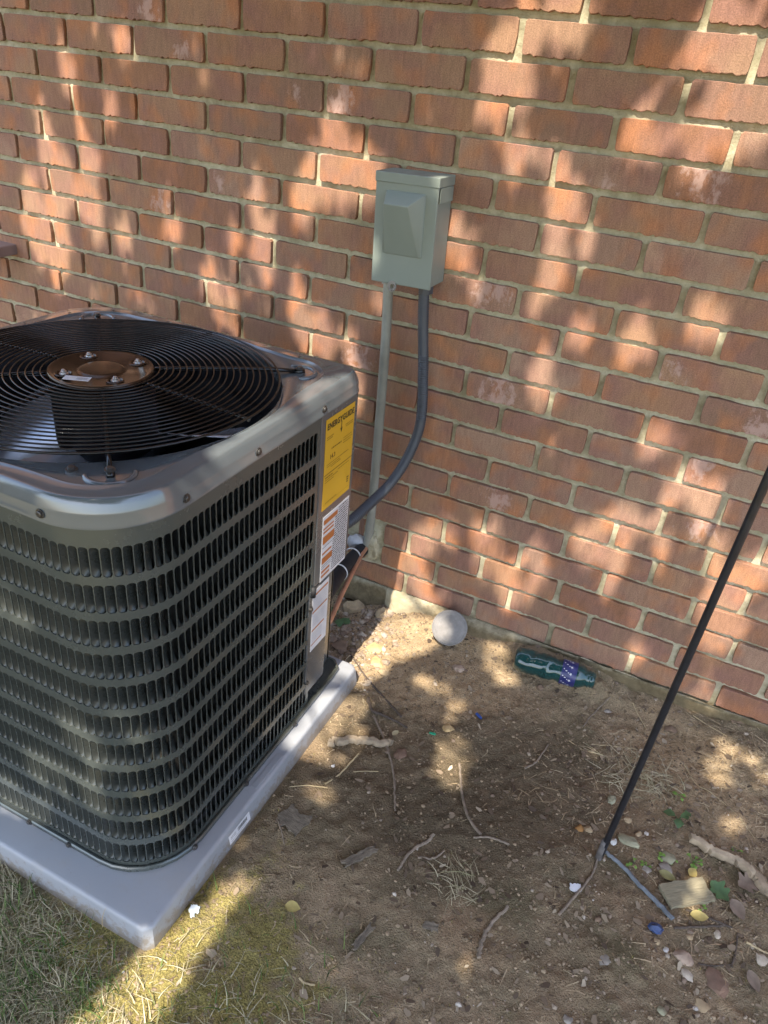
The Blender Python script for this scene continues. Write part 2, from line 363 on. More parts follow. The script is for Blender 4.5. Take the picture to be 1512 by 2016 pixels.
def zones(x, y):
    lawnline = np.interp(x, [-3, 0.2, 0.75, 0.95, 1.08, 1.2, 1.5, 4], [-0.9, -0.95, -1.05, -1.13, -1.22, -1.42, -1.75, -1.95])
    lawn = sstep(0.10, -0.25, y-lawnline+vnoise(x, y, 6, 21)*0.12)
    dry = sstep(-0.42, -0.10, y)*(0.75+0.5*vnoise(x, y, 5, 22))*sstep(2.2, 1.2, x)+0.55*sstep(0.12, 0.05, np.hypot(x-1.20, y+0.20)/2.2)
    dry = dry+0.5*sstep(0.26, 0.10, np.hypot(x-1.85, y+0.22))
    d2 = np.hypot((x-1.10)/0.22, (y+1.02)/0.30); moss = sstep(1.2, 0.2, d2)*0.75
    moss = moss+0.42*sstep(-0.75, -1.15, y)*sstep(1.9, 1.3, x)+0.10*sstep(-0.4, -0.7, y)
    return np.clip(lawn, 0, 1), np.clip(dry, 0, 1), np.clip(moss*(0.6+1.1*(vnoise(x, y, 7, 23)+0.5)), 0, 1)
def build_ground():
    def axis(lo, hi, step, ends):
        d = np.arange(lo, hi+1e-6, step); a = [lo]; b = [hi]; g = step
        while a[-1] > ends[0]: g *= 1.35; a.append(a[-1]-g)
        g = step
        while b[-1] < ends[1]: g *= 1.35; b.append(b[-1]+g)
        return np.concatenate([np.array(a[:0:-1]), d, np.array(b[1:])])
    X = axis(0.45, 2.25, 0.0052, (-120, 120)); Y = axis(-1.75, 0.02, 0.0052, (-120, 120))
    gx, gy = np.meshgrid(X, Y); nx, ny = len(X), len(Y)
    hz = height(gx, gy)
    V = np.stack([gx, gy, hz], -1).reshape(-1, 3)
    i = np.arange(nx*ny).reshape(ny, nx)
    F = np.stack([i[:-1, :-1], i[:-1, 1:], i[1:, 1:], i[1:, :-1]], -1).reshape(-1, 4)
    me = np_mesh('ground', V, F, M_SOIL, True)
    la, dr, mo = zones(gx.ravel(), gy.ravel())
    dx_, dy_ = gx.ravel(), gy.ravel()
    dampv = np.clip(sstep(1.15, .35, np.hypot((dx_-1.38)/.42, (dy_+.52)/.36)+vnoise(dx_, dy_, 5, 24)*.7), 0, 1)
    for nm, a in (('lawn', la), ('dry', dr), ('moss', mo), ('damp', dampv)):
        at = me.attributes.new(nm, 'FLOAT', 'POINT'); at.data.foreach_set('value', a.astype(np.float32))
    o = obj('ground', me); o['kind'] = 'structure'; return o
build_ground()

# ------------------------------------------------------------------ brick wall
BW, BH = 0.2032, 0.066976
ROWOFF = {0: 12.9, 1: 8.5, 2: 9.8, 3: 0.5, 4: 6.7, 5: -0.1, 6: -11.5, 7: -11.1, 8: -11.4, 9: -2.6, 10: -7.0, 11: -10.4, 12: -12.0, 13: -2.1, 14: 0.4, 15: 2.3, 16: 11.9, 17: 0.0, 18: 15.1, -1: 5.5, -2: 11.0, -3: 4.0}
def joint_z(j): return 1.25-j*BH if j >= 0 else 1.25-j*BH*1.03
def brick_mesh(seed, length=0.1925, h=0.0565):
    r = random.Random(seed); P = []; hx, hz = length/2, h/2
    nb, ntp = 36, 12
    sag = r.uniform(-0.0008, 0.0008)
    for i in range(nb):                                     # ragged dragged lower edge
        t = i/(nb-1); x = -hx+0.004+(2*hx-0.008)*t
        P.append((x+r.uniform(-0.0015, 0.0015)*(0 < i < nb-1), -hz-sag+r.choice((0, 0, 0, 0.0004, -0.0006, 0.0010, -0.0018, 0.0024))*(0 < i < nb-1)+r.uniform(-0.0004, 0.0004)))
    P.append((hx-r.uniform(0, 0.002), -hz+0.005+r.uniform(0, 0.002))); P.append((hx+r.uniform(-0.0008, 0.0008), 0)); P.append((hx-r.uniform(0, 0.0015), hz-0.004))
    for i in range(ntp):
        t = i/(ntp-1); x = hx-0.004-(2*hx-0.008)*t
        P.append((x, hz+sag+r.uniform(-0.0008, 0.0008)))
    P.append((-hx+r.uniform(0, 0.0015), hz-0.004)); P.append((-hx+r.uniform(-0.0008, 0.0008), 0)); P.append((-hx+r.uniform(0, 0.002), -hz+0.005))
    m = MB()
    def ring(y, inset):
        out = []
        for x, z in P:
            out.append((x-math.copysign(min(inset, abs(x)), x)*(abs(x) > hx*0.6 and abs(abs(x)-hx) < 0.02), y, z-math.copysign(inset, z)*(abs(z) > 0.01)))
        return out
    m.rings([ring(0.032, 0), ring(0.0014, 0), ring(0.0004, 0.0003), ring(0.0, 0.0011)], cap1=True)
    me = m.mesh('brick'); me.materials.append(M_BRICK); return me
VAR = [brick_mesh(i) for i in range(16)]
wall = thing('brick_wall', 'red brick house wall with pale mortar joints behind the grey cooling unit', 'brick wall', (0, 0, 0))
SCUFF = [((0.2637,0.0000,1.3439), 0.05), ((0.6551,0.0000,1.3647), 0.0), ((0.2716,0.0000,0.9464), 0.045), ((0.6541,0.0000,1.2126), 0.035), ((0.7591,0.0000,1.2085), 0.055), ((0.4449,0.0000,1.0196), 0.03), ((1.4924,0.0000,1.1634), 0.075), ((1.2064,0.0000,0.6594), 0.085),
         ((1.1430,0.0000,0.8925), 0.065), ((1.5422,0.0000,0.8101), 0.05), ((1.7343,0.0000,0.7428), 0.06), ((1.6885,0.0000,0.4838), 0.05), ((1.2490,0.0000,0.4148), 0.055), ((1.6412,0.0000,0.6302), 0.05), ((0.8426,0.0000,0.6765), 0.07), ((0.3498,0.0000,1.2733), 0.03), ((1.3314,0.0000,1.1289), 0.03)]
nvis = 0; stuffV = []
def put_brick(x0, x1, row, seen):
    global nvis
    zc = (joint_z(row)+joint_z(row-1))/2; cx = (x0+x1)/2; L = x1-x0-0.0118+random.uniform(-0.0015, 0.0015)
    me = random.choice(VAR)
    y = random.uniform(-0.0016, 0.0016)
    hh = (joint_z(row-1)-joint_z(row)-0.0116)/0.0565
    if seen:
        o = obj('brick', me, None, wall, (cx, y, zc+random.uniform(-0.0008, 0.0008)), (random.uniform(-.008, .008), random.uniform(-.006, .006), random.uniform(-.008, .008)))
        o.scale = (L/0.1925, 1, hh*random.uniform(0.985, 1.01)); nvis += 1
        for (p, rr) in SCUFF:
            if rr and abs(p[0]-cx) < L/2 and abs(p[2]-zc) < BH/2:
                o['scuff'] = rr*1.15; o['scuff_place'] = ((p[0]-cx)*0.1925/L, 0.0, p[2]-zc)
        return o
    stuffV.append((me, Matrix.Translation((cx, y, zc)) @ Matrix.Diagonal((L/0.1925, 1, hh, 1))))
for row in range(-30, 19):
    off = ROWOFF.get(row, random.uniform(-8, 8))/1000; half = 0.0 if row % 2 == 0 else 0.5
    xs = [(k+half)*BW+off+random.uniform(-0.0022, 0.0022) for k in range(-11, 22)]
    for a, b in zip(xs, xs[1:]):
        seen = row >= -2 and a < 2.10 and b > (-0.36 if row < 12 else 0.55)
        if row <= -2 and b < 0.55: seen = False
        if row > 10 and b < 0.5: seen = False
        if row == 16 and a < 0.9 < b: put_brick(0.936-0.06, 0.936-0.03, row, seen); put_brick(0.952, b, row, seen); continue
        if row == 17 and a < 0.95 < b: put_brick(0.949, b, row, seen); continue
        put_brick(a, b, row, seen)
m = MB()
for me, T in stuffV:
    m.add([T @ v.co for v in me.vertices], [tuple(p.vertices) for p in me.polygons])
me = bpy.data.meshes.new('bricks_beyond_view'); me.from_pydata(m.v, [], m.f); me.update(); me.materials.append(M_BRICK)
o = obj('brickwork', me, None, wall); o['kind'] = 'stuff'
def mortar():
    X = np.concatenate([np.arange(-2.3, -0.5, 0.1), np.arange(-0.5, 2.2, 0.0075), np.arange(2.2, 4.4, 0.1)])
    Z = np.concatenate([np.arange(-0.15, 1.5, 0.0065), np.arange(1.5, 3.4, 0.1)])
    gx, gz = np.meshgrid(X, Z)
    y = 0.0100+vnoise(gx, gz, 26, 31)*0.0058+vnoise(gx, gz, 9, 35)*.003+vnoise(gx, gz, 110, 32)*0.0020
    patch = np.hypot((gx-0.905)/0.055, (gz-0.175)/0.075)     # packed mortar round the pipe hole
    y = y-0.016*np.clip(1.25-patch, 0, 1)*(0.8+vnoise(gx, gz, 45, 33)*0.9)
    i = np.arange(gx.size).reshape(gx.shape)
    F = np.stack([i[:-1, :-1], i[:-1, 1:], i[1:, 1:], i[1:, :-1]], -1).reshape(-1, 4)
    obj('mortar', np_mesh('mortar', np.stack([gx, y, gz], -1).reshape(-1, 3), F, M_MORTAR, True), None, wall)
    mb = MB(); mb.box((-2.3, 0.04, -0.3), (4.4, 0.25, 3.4)); obj('wall_core', mb.mesh('wall_core'), M_MORTAR, wall)
mortar()
def footing():
    xs = np.linspace(0.78, 2.25, 240); rows = []
    prof = [(0.012, 0.052), (-0.004, 0.046), (-0.013, 0.036), (-0.020, 0.018), (-0.026, -0.03)]
    rings = []
    for k, (yy, zz) in enumerate(prof):
        amp = np.interp(xs, [0.78, 0.98, 1.02, 1.3, 1.42, 1.62, 1.75, 2.2], [0.4, 0.4, 1.45, 1.25, 0.15, -0.1, -0.3, -0.4])
        y = yy*amp+vnoise(xs, xs*0+k*3, 22, 41)*0.007*(k > 0); z = 0.030+(zz-0.030)+vnoise(xs, xs*0+k*5, 26, 42)*0.008*(k > 0)
        if k < 1: z = z-0.006
        rings.append(np.stack([xs, y, z], -1))
    V = np.concatenate(rings); n = len(xs); F = []
    for k in range(len(prof)-1):
        a = np.arange(n-1)+k*n; F.append(np.stack([a, a+n, a+n+1, a+1], -1))
    obj('footing', np_mesh('footing', V, np.concatenate(F), M_MORTAR, True), None, wall)
footing()
mb = MB(); mb.box((-0.95, -0.075, 0.728), (-0.262, 0.01, 0.757)); me = mb.mesh('sill')
o = obj('window_sill', me, M_SILL, wall)
bv = o.modifiers.new('edge', 'BEVEL'); bv.width = 0.004; bv.segments = 2

# ------------------------------------------------------------------ air conditioner
CX, CY = 0.695, -0.670
ac = thing('air_conditioner', 'grey louvered outdoor air conditioner unit with round fan grille on top', 'air conditioner', (0, 0, 0))
def sq(a, r0, n=160, cx=CX, cy=CY, corners=(0.40, 1.25, 1.25, 1.30)):
    """rounded square outline by polar angle; the rear right corner is tighter than the other three"""
    out = []
    for i in range(n):
        t = 2*PI*(i+.5)/n; c, s = math.cos(t), math.sin(t); ac_, as_ = abs(c), abs(s)
        r = r0*corners[int(t/(PI/2)) % 4]; k = a-r
        rho = a/max(ac_, as_); x, y = rho*ac_, rho*as_
        if x > k and y > k:
            b = k*(ac_+as_); q = 2*k*k-r*r; rho = b+math.sqrt(max(0, b*b-q))
        out.append((cx+rho*c, cy+rho*s))
    return out
def lid():
    n = 240
    R = lambda a, r, z: [(x, y, z) for x, y in sq(a, r, n)]
    ang = [2*PI*(i+.5)/n for i in range(n)]
    C = lambda r, z: [(CX+r*math.cos(t), CY+r*math.sin(t), z) for t in ang]
    def bead(a, r, cr, z):                       # rounded square in the corners, running into the fan circle along the sides
        out = []
        for (x, y), t in zip(sq(a, r, n, corners=(.9, 1.1, 1.1, 1.1)), ang):
            q = math.hypot(x-CX, y-CY); q = (q**24+cr**24)**(1/24); out.append((CX+q*math.cos(t), CY+q*math.sin(t), z))
        return out
    rings = [R(.324, .095, .757), R(.3325, .098, .7518), R(.3345, .099, .7528), R(.3345, .099, .7570), R(.3335, .098, .7590), R(.3333, .098, .7725), R(.3322, .097, .7758),
             R(.3290, .095, .7850), R(.3264, .093, .7912), R(.3248, .092, .7931), R(.3228, .091, .7938), R(.3190, .089, .7940),
             bead(.2975, .086, .3110, .7938), bead(.2955, .085, .3100, .7949), bead(.2935, .084, .3090, .7950), bead(.2910, .083, .3080, .7925), bead(.2890, .082, .3070, .7908), bead(.2865, .081, .3058, .7904),
             C(.3030, .7902), C(.3012, .7895), C(.3000, .7860), C(.2995, .775)]
    m = MB(); m.rings(rings); return autosmooth(m.mesh('lid'), 40)
lid_o = obj('lid', lid(), M_LID, ac)
m = MB(); m.rings([[(CX+r*math.cos(2*PI*i/96), CY+r*math.sin(2*PI*i/96), z) for i in range(96)] for r, z in ((.3000, .785), (.2998, .70), (.3050, .67))]); obj('fan_shroud', m.mesh('shroud', True), M_MOTOR, ac)
# curved stiffening ribs pressed into the four corners of the lid
for q in range(4):
    a0 = PI/4+q*PI/2; c = (CX+math.cos(a0)*0.338, CY+math.sin(a0)*0.338); m = MB(); pts = []
    for i in range(21):
        t = a0-1.75+3.5*i/20
        e = 0.0008*min(1, i/2, (20-i)/2)
        pts.append((c[0]+math.cos(t)*0.032, c[1]+math.sin(t)*0.032, 0.7892+e))
    m.tube(pts, [0.0032]+[0.0044]*19+[0.0032], 8); obj('embossed_rib', m.mesh('rib', True), M_LID, ac)
def hexbolt(r=0.0046, h=0.004):
    m = MB(); ring = lambda rr, z, n=12: [(rr*math.cos(2*PI*i/n), rr*math.sin(2*PI*i/n), z) for i in range(n)]
    m.rings([ring(r*1.5, 0), ring(r*1.5, h*0.35), ring(r, h*0.4), ring(r, h*0.95), ring(r*0.8, h*1.1)], cap1=True)
    return autosmooth(m.mesh('screw'), 30)
SCREWM = hexbolt(); SCREWM.materials.append(M_SCREW)
def screw(p, nrm, parent, s=1.0):
    o = obj('screw', SCREWM, None, parent, p, Vector(nrm).to_track_quat('Z', 'Y').to_euler()); o.scale = (s, s, s); return o
for x in (0.50, 0.70, 0.905): screw((x, CY-0.3335, 0.7655), (0, -1, 0), ac)
for y in (-0.872, -0.70, -0.497): screw((CX+0.3335, y, 0.7655), (1, 0, 0), ac)
# fan grille
g = obj('fan_guard', bpy.data.meshes.new('fan_guard'), None, ac)
m = MB()
NR = 19
for i in range(NR):
    r = 0.0945+(0.2970-0.0945)*i/(NR-1); z = 0.8105-0.0085*((r-0.09)/0.2)**1.6
    m.tube([(CX+r*math.cos(2*PI*j/80), CY+r*math.sin(2*PI*j/80), z) for j in range(80)], 0.00135 if i < NR-1 else 0.0019, 6, closed=True)
me = m.mesh('fan_guard', True); me.materials.append(M_BLACK); g.data = me
def strut(deg, r1, rad, zend):
    m = MB(); t = math.radians(deg); pts = []
    for i in range(9):
        r = 0.080+(r1-0.080)*i/8; pts.append((CX+r*math.cos(t), CY+r*math.sin(t), 0.8070-0.0085*((min(r, .297)-0.08)/0.2)**1.6-max(0, r-.30)*.13))
    m.tube(pts, rad, 7)
    if r1 > 0.3:
        e = pts[-1]; d = (math.cos(t), math.sin(t))
        m.tube([(e[0]-d[0]*0.004, e[1]-d[1]*0.004, e[2]-0.001), (e[0]+d[0]*0.006, e[1]+d[1]*0.006, e[2]-0.001), (e[0]+d[0]*0.016, e[1]+d[1]*0.016, e[2]-0.001)], [0.003, 0.0065, 0.005], 10)
    o = obj('grille_spoke', m.mesh('spoke', True), M_BLACK, ac)
    if r1 > 0.3: screw((pts[-1][0]+math.cos(t)*0.007, pts[-1][1]+math.sin(t)*0.007, pts[-1][2]+0.004), (0, 0, 1), ac, 1.1)
for q in range(4):
    strut(45+q*90, 0.334, 0.0038, 0); strut(q*90, 0.298, 0.0036, 0)
screw((CX+.3225*math.cos(-PI/4-.15), CY+.3225*math.sin(-PI/4-.15), 0.7904), (0, 0, 1), ac, 1.2)
def disc_rings(prof, n=64, cx=0, cy=0, cap=True):
    m = MB(); m.rings([[(cx+r*math.cos(2*PI*i/n), cy+r*math.sin(2*PI*i/n), z) for i in range(n)] for r, z in prof], cap1=cap); return m
hub = obj('motor_mount', autosmooth(disc_rings([(.086, .8035), (.0865, .8095), (.084, .8125), (.079, .8122), (.077, .8105), (.044, .8105), (.0415, .8085), (.039, .8085), (.036, .8115), (.030, .8122), (.0001, .8118)], 64, CX, CY).mesh('hub'), 50), M_BRONZE, ac)
for q in range(4):
    t = math.radians(63+q*90); bx, by = CX+.062*math.cos(t), CY+.062*math.sin(t)
    m = disc_rings([(.0135, .8095), (.0145, .8118), (.0125, .8128), (.0105, .8110), (.0102, .8102), (.0001, .8102)], 24, bx, by)
    obj('bolt_well', autosmooth(m.mesh('well'), 50), M_BRONZE, ac)
    m = disc_rings([(.0075, .8105), (.0075, .8125), (.005, .8128), (.005, .8160), (.003, .8165), (.003, .8185), (.0024, .8190), (.0001, .8190)], 12, bx+.001, by)
    obj('bolt', autosmooth(m.mesh('bolt'), 30), M_ZINC, ac)
def slab(w_, h_, t=0.0004):
    m = MB(); m.box((-w_/2, -h_/2, 0), (w_/2, h_/2, t)); return m.mesh('label')
def printed_lines(rows, seed=1, z=0.0007):
    """little dashes of print: rows of (x0, x1, y, height)"""
    r = random.Random(seed); V = []; F = []
    for x0, x1, y, hgt in rows:
        x = x0
        while x < x1:
            l = r.uniform(0.6, 2.6)*hgt; l = min(l, x1-x)
            b = len(V); V += [(x, y-hgt*0.38, z), (x+l, y-hgt*0.38, z), (x+l, y+hgt*0.38, z), (x, y+hgt*0.38, z)]; F.append((b, b+1, b+2, b+3))
            x += l+r.uniform(0.3, 0.6)*hgt
    me = bpy.data.meshes.new('print'); me.from_pydata(V, [], F); me.update(); return me
def rects(rs, z=0.0007):
    V = []; F = []
    for x0, y0, x1, y1 in rs:
        b = len(V); V += [(x0, y0, z), (x1, y0, z), (x1, y1, z), (x0, y1, z)]; F.append((b, b+1, b+2, b+3))
    me = bpy.data.meshes.new('bars'); me.from_pydata(V, [], F); me.update(); return me
def text(name, body, size, loc, parent, mat, bold=0.0, space=1.0, align='CENTER', sx=1.0):
    cu = bpy.data.curves.new(name, 'FONT'); cu.body = body; cu.size = size; cu.offset = bold; cu.space_character = space
    cu.align_x = align; cu.align_y = 'CENTER'; cu.extrude = 0.0001; cu.materials.append(mat)
    tmp = bpy.data.objects.new('tmp', cu); COL.objects.link(tmp); dg = bpy.context.evaluated_depsgraph_get(); dg.update()
    me = bpy.data.meshes.new_from_object(tmp.evaluated_get(dg)); bpy.data.objects.remove(tmp); bpy.data.curves.remove(cu)
    if not me.materials: me.materials.append(mat)
    o = obj(name, me, None, parent, loc); o.scale = (sx, 1, 1); return o
hl = obj('sticker', slab(0.042, 0.017), M_WHITE, ac, (CX+.006, CY-.060, .8129), (0, 0, math.radians(-28+52)))
obj('print', printed_lines([(0.0, .018, .003, .0016), (0.0, .016, -.0005, .0016), (0.0, .019, -.004, .0016)], 3), M_GINK, hl)
mo = obj('fan_motor', autosmooth(disc_rings([(.070, .800), (.083, .796), (.085, .785), (.085, .690), (.083, .678), (.076, .670), (.03, .668), (.012, .666), (.012, .60), (.0001, .60)], 48, CX, CY).mesh('motor'), 40), M_MOTOR, ac)
def blade(deg):
    t0 = math.radians(deg); m = MB(); rows = []
    for i in range(8):
        r = 0.045+(0.262-0.045)*i/7; half = np.interp(r, [.045, .12, .22, .262], [.30, .62, .66, .58]); row = []
        for j in range(9):
            f = j/8*2-1; t = t0+f*half; pitch = np.interp(r, [.04, .26], [.055, .075])
            row.append((CX+r*math.cos(t), CY+r*math.sin(t), 0.655-pitch*f*0.88-0.010*f*f))
        rows.append(row)
    vs = [p for r in rows for p in r]
    fs = [(i*9+j, i*9+j+1, (i+1)*9+j+1, (i+1)*9+j) for i in range(7) for j in range(8)]
    m.add(vs, fs); me = smooth(m.mesh('blade')); o = obj('fan_blade', me, M_BLADE, ac)
    sd = o.modifiers.new('thick', 'SOLIDIFY'); sd.thickness = 0.0016
for d_ in (180, 60, 300): blade(d_)
# inner cavity
m = MB(); m.rings([[(x, y, z) for x, y in sq(a, .08, 64)] for a, z in ((.318, .735), (.300, .70), (.300, .06))], cap1=True)
obj('inner_casing', m.mesh('casing'), M_DARK, ac)
# louvered skin: front + right faces joined by a rounded corner
XR, YF, RC = 1.0215, -0.9965, 0.118
S0, S1 = 0.0, 0.0
xs_l = 0.385
L1 = (XR-RC)-xs_l; L2 = RC*PI/2; yb = -0.494; L3 = yb-(YF+RC)
def skin(s, d=0.0):
    """point on the skin at run s, d metres inwards; returns x, y, tangent angle"""
    if s <= L1: return xs_l+s, YF+d, 0.0
    if s <= L1+L2:
        t = (s-L1)/RC; return XR-RC+(RC-d)*math.sin(t), YF+RC-(RC-d)*math.cos(t), t
    return XR-d, YF+RC+(s-L1-L2), PI/2
PITCH = 0.01404; NROW = 11; Z_TOP = 0.7215; RP = 0.0610; SH = 0.0475; SWD = 0.0127
ncol = int((L1+L2+L3-0.006)/PITCH); s_end = L1+L2+L3; s_first = s_end-0.009-ncol*PITCH
cells = []
m = MB()
def sp(s, z, d=0.0):
    x, y, t = skin(s, d); return (x, y, z)
ZB = 0.0475; ZT = 0.7560
def slot_outline(sc, zc, hw, hh, n=3):
    out = []; r = hw*0.72
    for (qx, qz, a0) in ((1, -1, -PI/2), (1, 1, 0), (-1, 1, PI/2), (-1, -1, PI)):
        for i in range(n+1):
            a = a0+PI/2*i/n; out.append((sc+qx*(hw-r)+r*math.cos(a), zc+qz*(hh-r)+r*math.sin(a)))
    return out
for r_ in range(NROW):
    zc = Z_TOP-RP*r_-SH/2
    z0, z1 = zc-RP/2, zc+RP/2
    if r_ == 0: z1 = ZT
    if r_ == NROW-1: z0 = ZB
    for c_ in range(ncol):
        sc = s_first+PITCH*(c_+0.5); cells.append((sc, zc, r_, c_))
        o_ = slot_outline(sc, zc, SWD/2, SH/2); n_ = len(o_)
        outer = []
        for (a, b) in o_:
            dx, dz = a-sc, b-zc
            k = max(abs(dx)/(PITCH/2), abs(dz)/((z1-z0)/2) if False else 0)
            outer.append(((sc+math.copysign(PITCH/2, dx)) if abs(dx) >= SWD/2*0.75 or abs(dz) < SH/2-SWD/2*0.6 else a, (z1 if dz > 0 else z0) if abs(dz) > SH/2-SWD/2*0.5 else b))
        lipd = [sp(a, b, 0.0016) for a, b in o_]
        m.rings([[sp(a, b) for a, b in outer], [sp(a, b) for a, b in o_], lipd])
    # plain strips at either end of the row
    m.add([sp(s_end-0.009, z0), sp(s_end, z0), sp(s_end, z1), sp(s_end-0.009, z1)], [(0, 1, 2, 3)])
    m.add([sp(0, z0), sp(s_first, z0), sp(s_first, z1), sp(0, z1)], [(0, 1, 2, 3)])
me = bpy.data.meshes.new('louver_panel'); me.from_pydata(m.v, [], m.f); me.update()
bm = bmesh.new(); bm.from_mesh(me); bmesh.ops.remove_doubles(bm, verts=bm.verts, dist=0.00002); bmesh.ops.recalc_face_normals(bm, faces=bm.faces); bm.to_mesh(me); bm.free()
autosmooth(me, 30)
lp = obj('louver_panel', me, M_LOUV, ac)
def fin_mesh():
    m = MB(); nz, nx = 9, 4; V = []
    for i in range(nz):
        t = i/(nz-1)*2-1; z = t*(SH/2-0.0002); e = max(0.0, 1-abs(t)**5)
        wz = SWD*(1 if abs(t) < 0.9 else 0.72)
        for j in range(nx):
            f = j/(nx-1); V.append((-SWD/2+f*wz*0.99, -(0.0015+(0.0120*f**0.9)*e), z))
    F = [(i*nx+j, i*nx+j+1, (i+1)*nx+j+1, (i+1)*nx+j) for i in range(nz-1) for j in range(nx-1)]
    me = bpy.data.meshes.new('louver'); me.from_pydata([(x, -y, z) for x, y, z in V], [], F); me.update(); smooth(me); me.materials.append(M_FIN); return me
FIN = fin_mesh()
cam_p = M.translation
def visible_px(p):
    d = Vector(p)-cam_p; zc = d.dot(FWD)
    return 756+1489.5*d.dot(RIGHT)/zc, 1008+1489.5*d.dot(DOWN)/zc, zc
order = []
for (sc, zc, r_, c_) in cells:
    x, y, t = skin(sc); px, py, dz = visible_px((x, y, zc)); nrm = Vector((math.sin(t), -math.cos(t), 0)); face = max(0.0, -(Vector((x, y, zc))-cam_p).normalized().dot(nrm))
    order.append((-(face/dz**2 if (-10 < px < 1520 and -10 < py < 2030) else 0), sc, zc))
order.sort(); rest = MB()
for i, (k, sc, zc) in enumerate(order):
    x, y, t = skin(sc)
    if i < 290: obj('louver', FIN, None, lp, (x, y, zc), (0, 0, t+random.uniform(-.035, .035)))
    else:
        T = Matrix.Translation((x, y, zc)) @ Matrix.Rotation(t, 4, 'Z'); rest.add([T @ v.co for v in FIN.vertices], [tuple(p.vertices) for p in FIN.polygons])
me = bpy.data.meshes.new('louvers'); me.from_pydata(rest.v, [], rest.f); me.update(); smooth(me); o = obj('louvers', me, M_FIN, lp); o['kind'] = 'stuff'
# coil behind the louvers: thin stacked fins
V = []; F = []
NS = 26; path = [skin(s_end*i/(NS-1), 0.0195) for i in range(NS)]; path2 = [skin(s_end*i/(NS-1), 0.026) for i in range(NS)]
zz = 0.06
while zz < 0.735:
    b = len(V)
    for (p, q) in zip(path, path2): V.append((p[0], p[1], zz)); V.append((q[0], q[1], zz+0.0012))
    for i in range(NS-1): F.append((b+2*i, b+2*i+2, b+2*i+3, b+2*i+1))
    zz += 0.0034
b = len(V)
for q in path2: V.append((q[0], q[1], 0.05)); V.append((q[0], q[1], 0.74))
F2 = [(b+2*i, b+2*i+2, b+2*i+3, b+2*i+1) for i in range(NS-1)]
me = bpy.data.meshes.new('coil'); me.from_pydata(V, [], F+F2); me.update(); me.materials.append(M_COIL); me.materials.append(M_DARK)
for p in me.polygons[len(F):]: p.material_index = 1
obj('condenser_coil', me, None, ac)
# base pan
m = MB(); m.rings([[(x, y, z) for x, y in sq(a, r, 96)] for a, r, z in ((.325, .09, .0465), (.3325, .094, .0465), (.3345, .095, .049), (.3345, .095, .0560), (.3325, .094, .0580), (.3300, .093, .0572), (.3290, .092, .0535), (.31, .09, .0530))])
obj('base_pan', autosmooth(m.mesh('pan'), 40), M_LOUV, ac)
for x in (0.74, 0.835, 0.60): screw((x, CY-.3345, .0535), (0, -1, 0), ac, .9)
for y in (-0.90, -0.74, -0.56): screw((CX+.3345, y, .0535), (1, 0, 0), ac, .9)
# service panel at the rear of the right face
PX = 1.0225
def service_panel():
    m = MB()
    def plate(y0, y1, z0, z1, x=PX, t=0.012): m.box((x-t, y0, z0), (x, y1, z1))
    plate(-0.492, -0.352, 0.372, 0.7545); return m
m = service_panel(); o = obj('service_panel', m.mesh('panel'), M_PANEL, ac); bv = o.modifiers.new('edge', 'BEVEL'); bv.width = 0.003; bv.segments = 3
m = MB(); m.box((PX-.012, -.5075, .088), (PX-.0005, -.4265, .370)); o = obj('lower_panel', m.mesh('lower_panel'), M_PANEL, ac); bv = o.modifiers.new('edge', 'BEVEL'); bv.width = 0.003; bv.segments = 3
m = MB(); m.box((.985, -.49, .06), (.990, -.345, .752)); m.box((.46, -.352, .06), (.99, -.346, .752)); m.box((.370, -.90, .06), (.377, -.45, .752)); obj('rear_casing', m.mesh('rear'), M_PANEL, ac)
m = MB(); m.tube([(PX, -.4945, .352), (PX+.0005, -.4945, .376)], .006, 12); o = obj('hand_slot', m.mesh('hand_slot', True), M_DARK, ac)
screw((PX+.0005, -.5025, .325), (1, 0, 0), ac, 1.0); screw((PX, -.502, .122), (1, 0, 0), ac, .8)
LROT = (PI/2, 0, PI/2)
en = obj('energy_label', slab(.1105, .191), M_YELLOW, ac, (PX+.0004, -.4215, .6395), LROT)
text('lettering', 'ENERGYGUIDE', .0165, (0.001, .0785, .0007), en, M_INK, .00055, 1.08, 'CENTER', .88)
obj('arrow', rects([(-.0009+.004, .055, .0013+.004, .074)]), M_INK, en)
me = bpy.data.meshes.new('arrowhead'); me.from_pydata([(-.0045+.0042, .061, .0007), (.0042, .050, .0007), (.0045+.0042, .061, .0007), (.0042, .0575, .0007)], [], [(0, 1, 3), (3, 1, 2)]); me.update(); obj('arrow', me, M_INK, en)
text('lettering', '14.3', .0125, (-.025, .013, .0007), en, M_BINK, .0002)
obj('print', printed_lines([(-.05, -.025, .058, .0018), (-.05, -.028, .054, .0018), (.02, .05, .060, .0018), (.022, .05, .056, .0018), (-.030, .008, .030, .0035), (.015, .05, .034, .0016), (.015, .05, .029, .0016), (.015, .045, .024, .0016), (-.045, .04, .0005, .0016), (-.045, .005, -.004, .0016), (-.03, .01, -.008, .0016), (-.05, -.02, -.026, .003), (-.05, .0, -.031, .0016), (-.05, -.015, -.036, .0016), (.0, .045, -.026, .0016), (-.045, .0, -.082, .0014)], 5), M_BINK, en)
obj('rule', rects([(-.0545, -.0205, .0545, -.0190), (-.053, -.0845, .053, -.0841)]), M_BINK, en)
obj('print', printed_lines([(.040, .048, -.062, .004), (.040, .048, -.067, .004), (.040, .048, -.072, .004)], 6), M_BINK, en)
wl = obj('warning_label', slab(.1060, .155), M_WHITE, ac, (PX+.0004, -.4165, .4490), LROT)
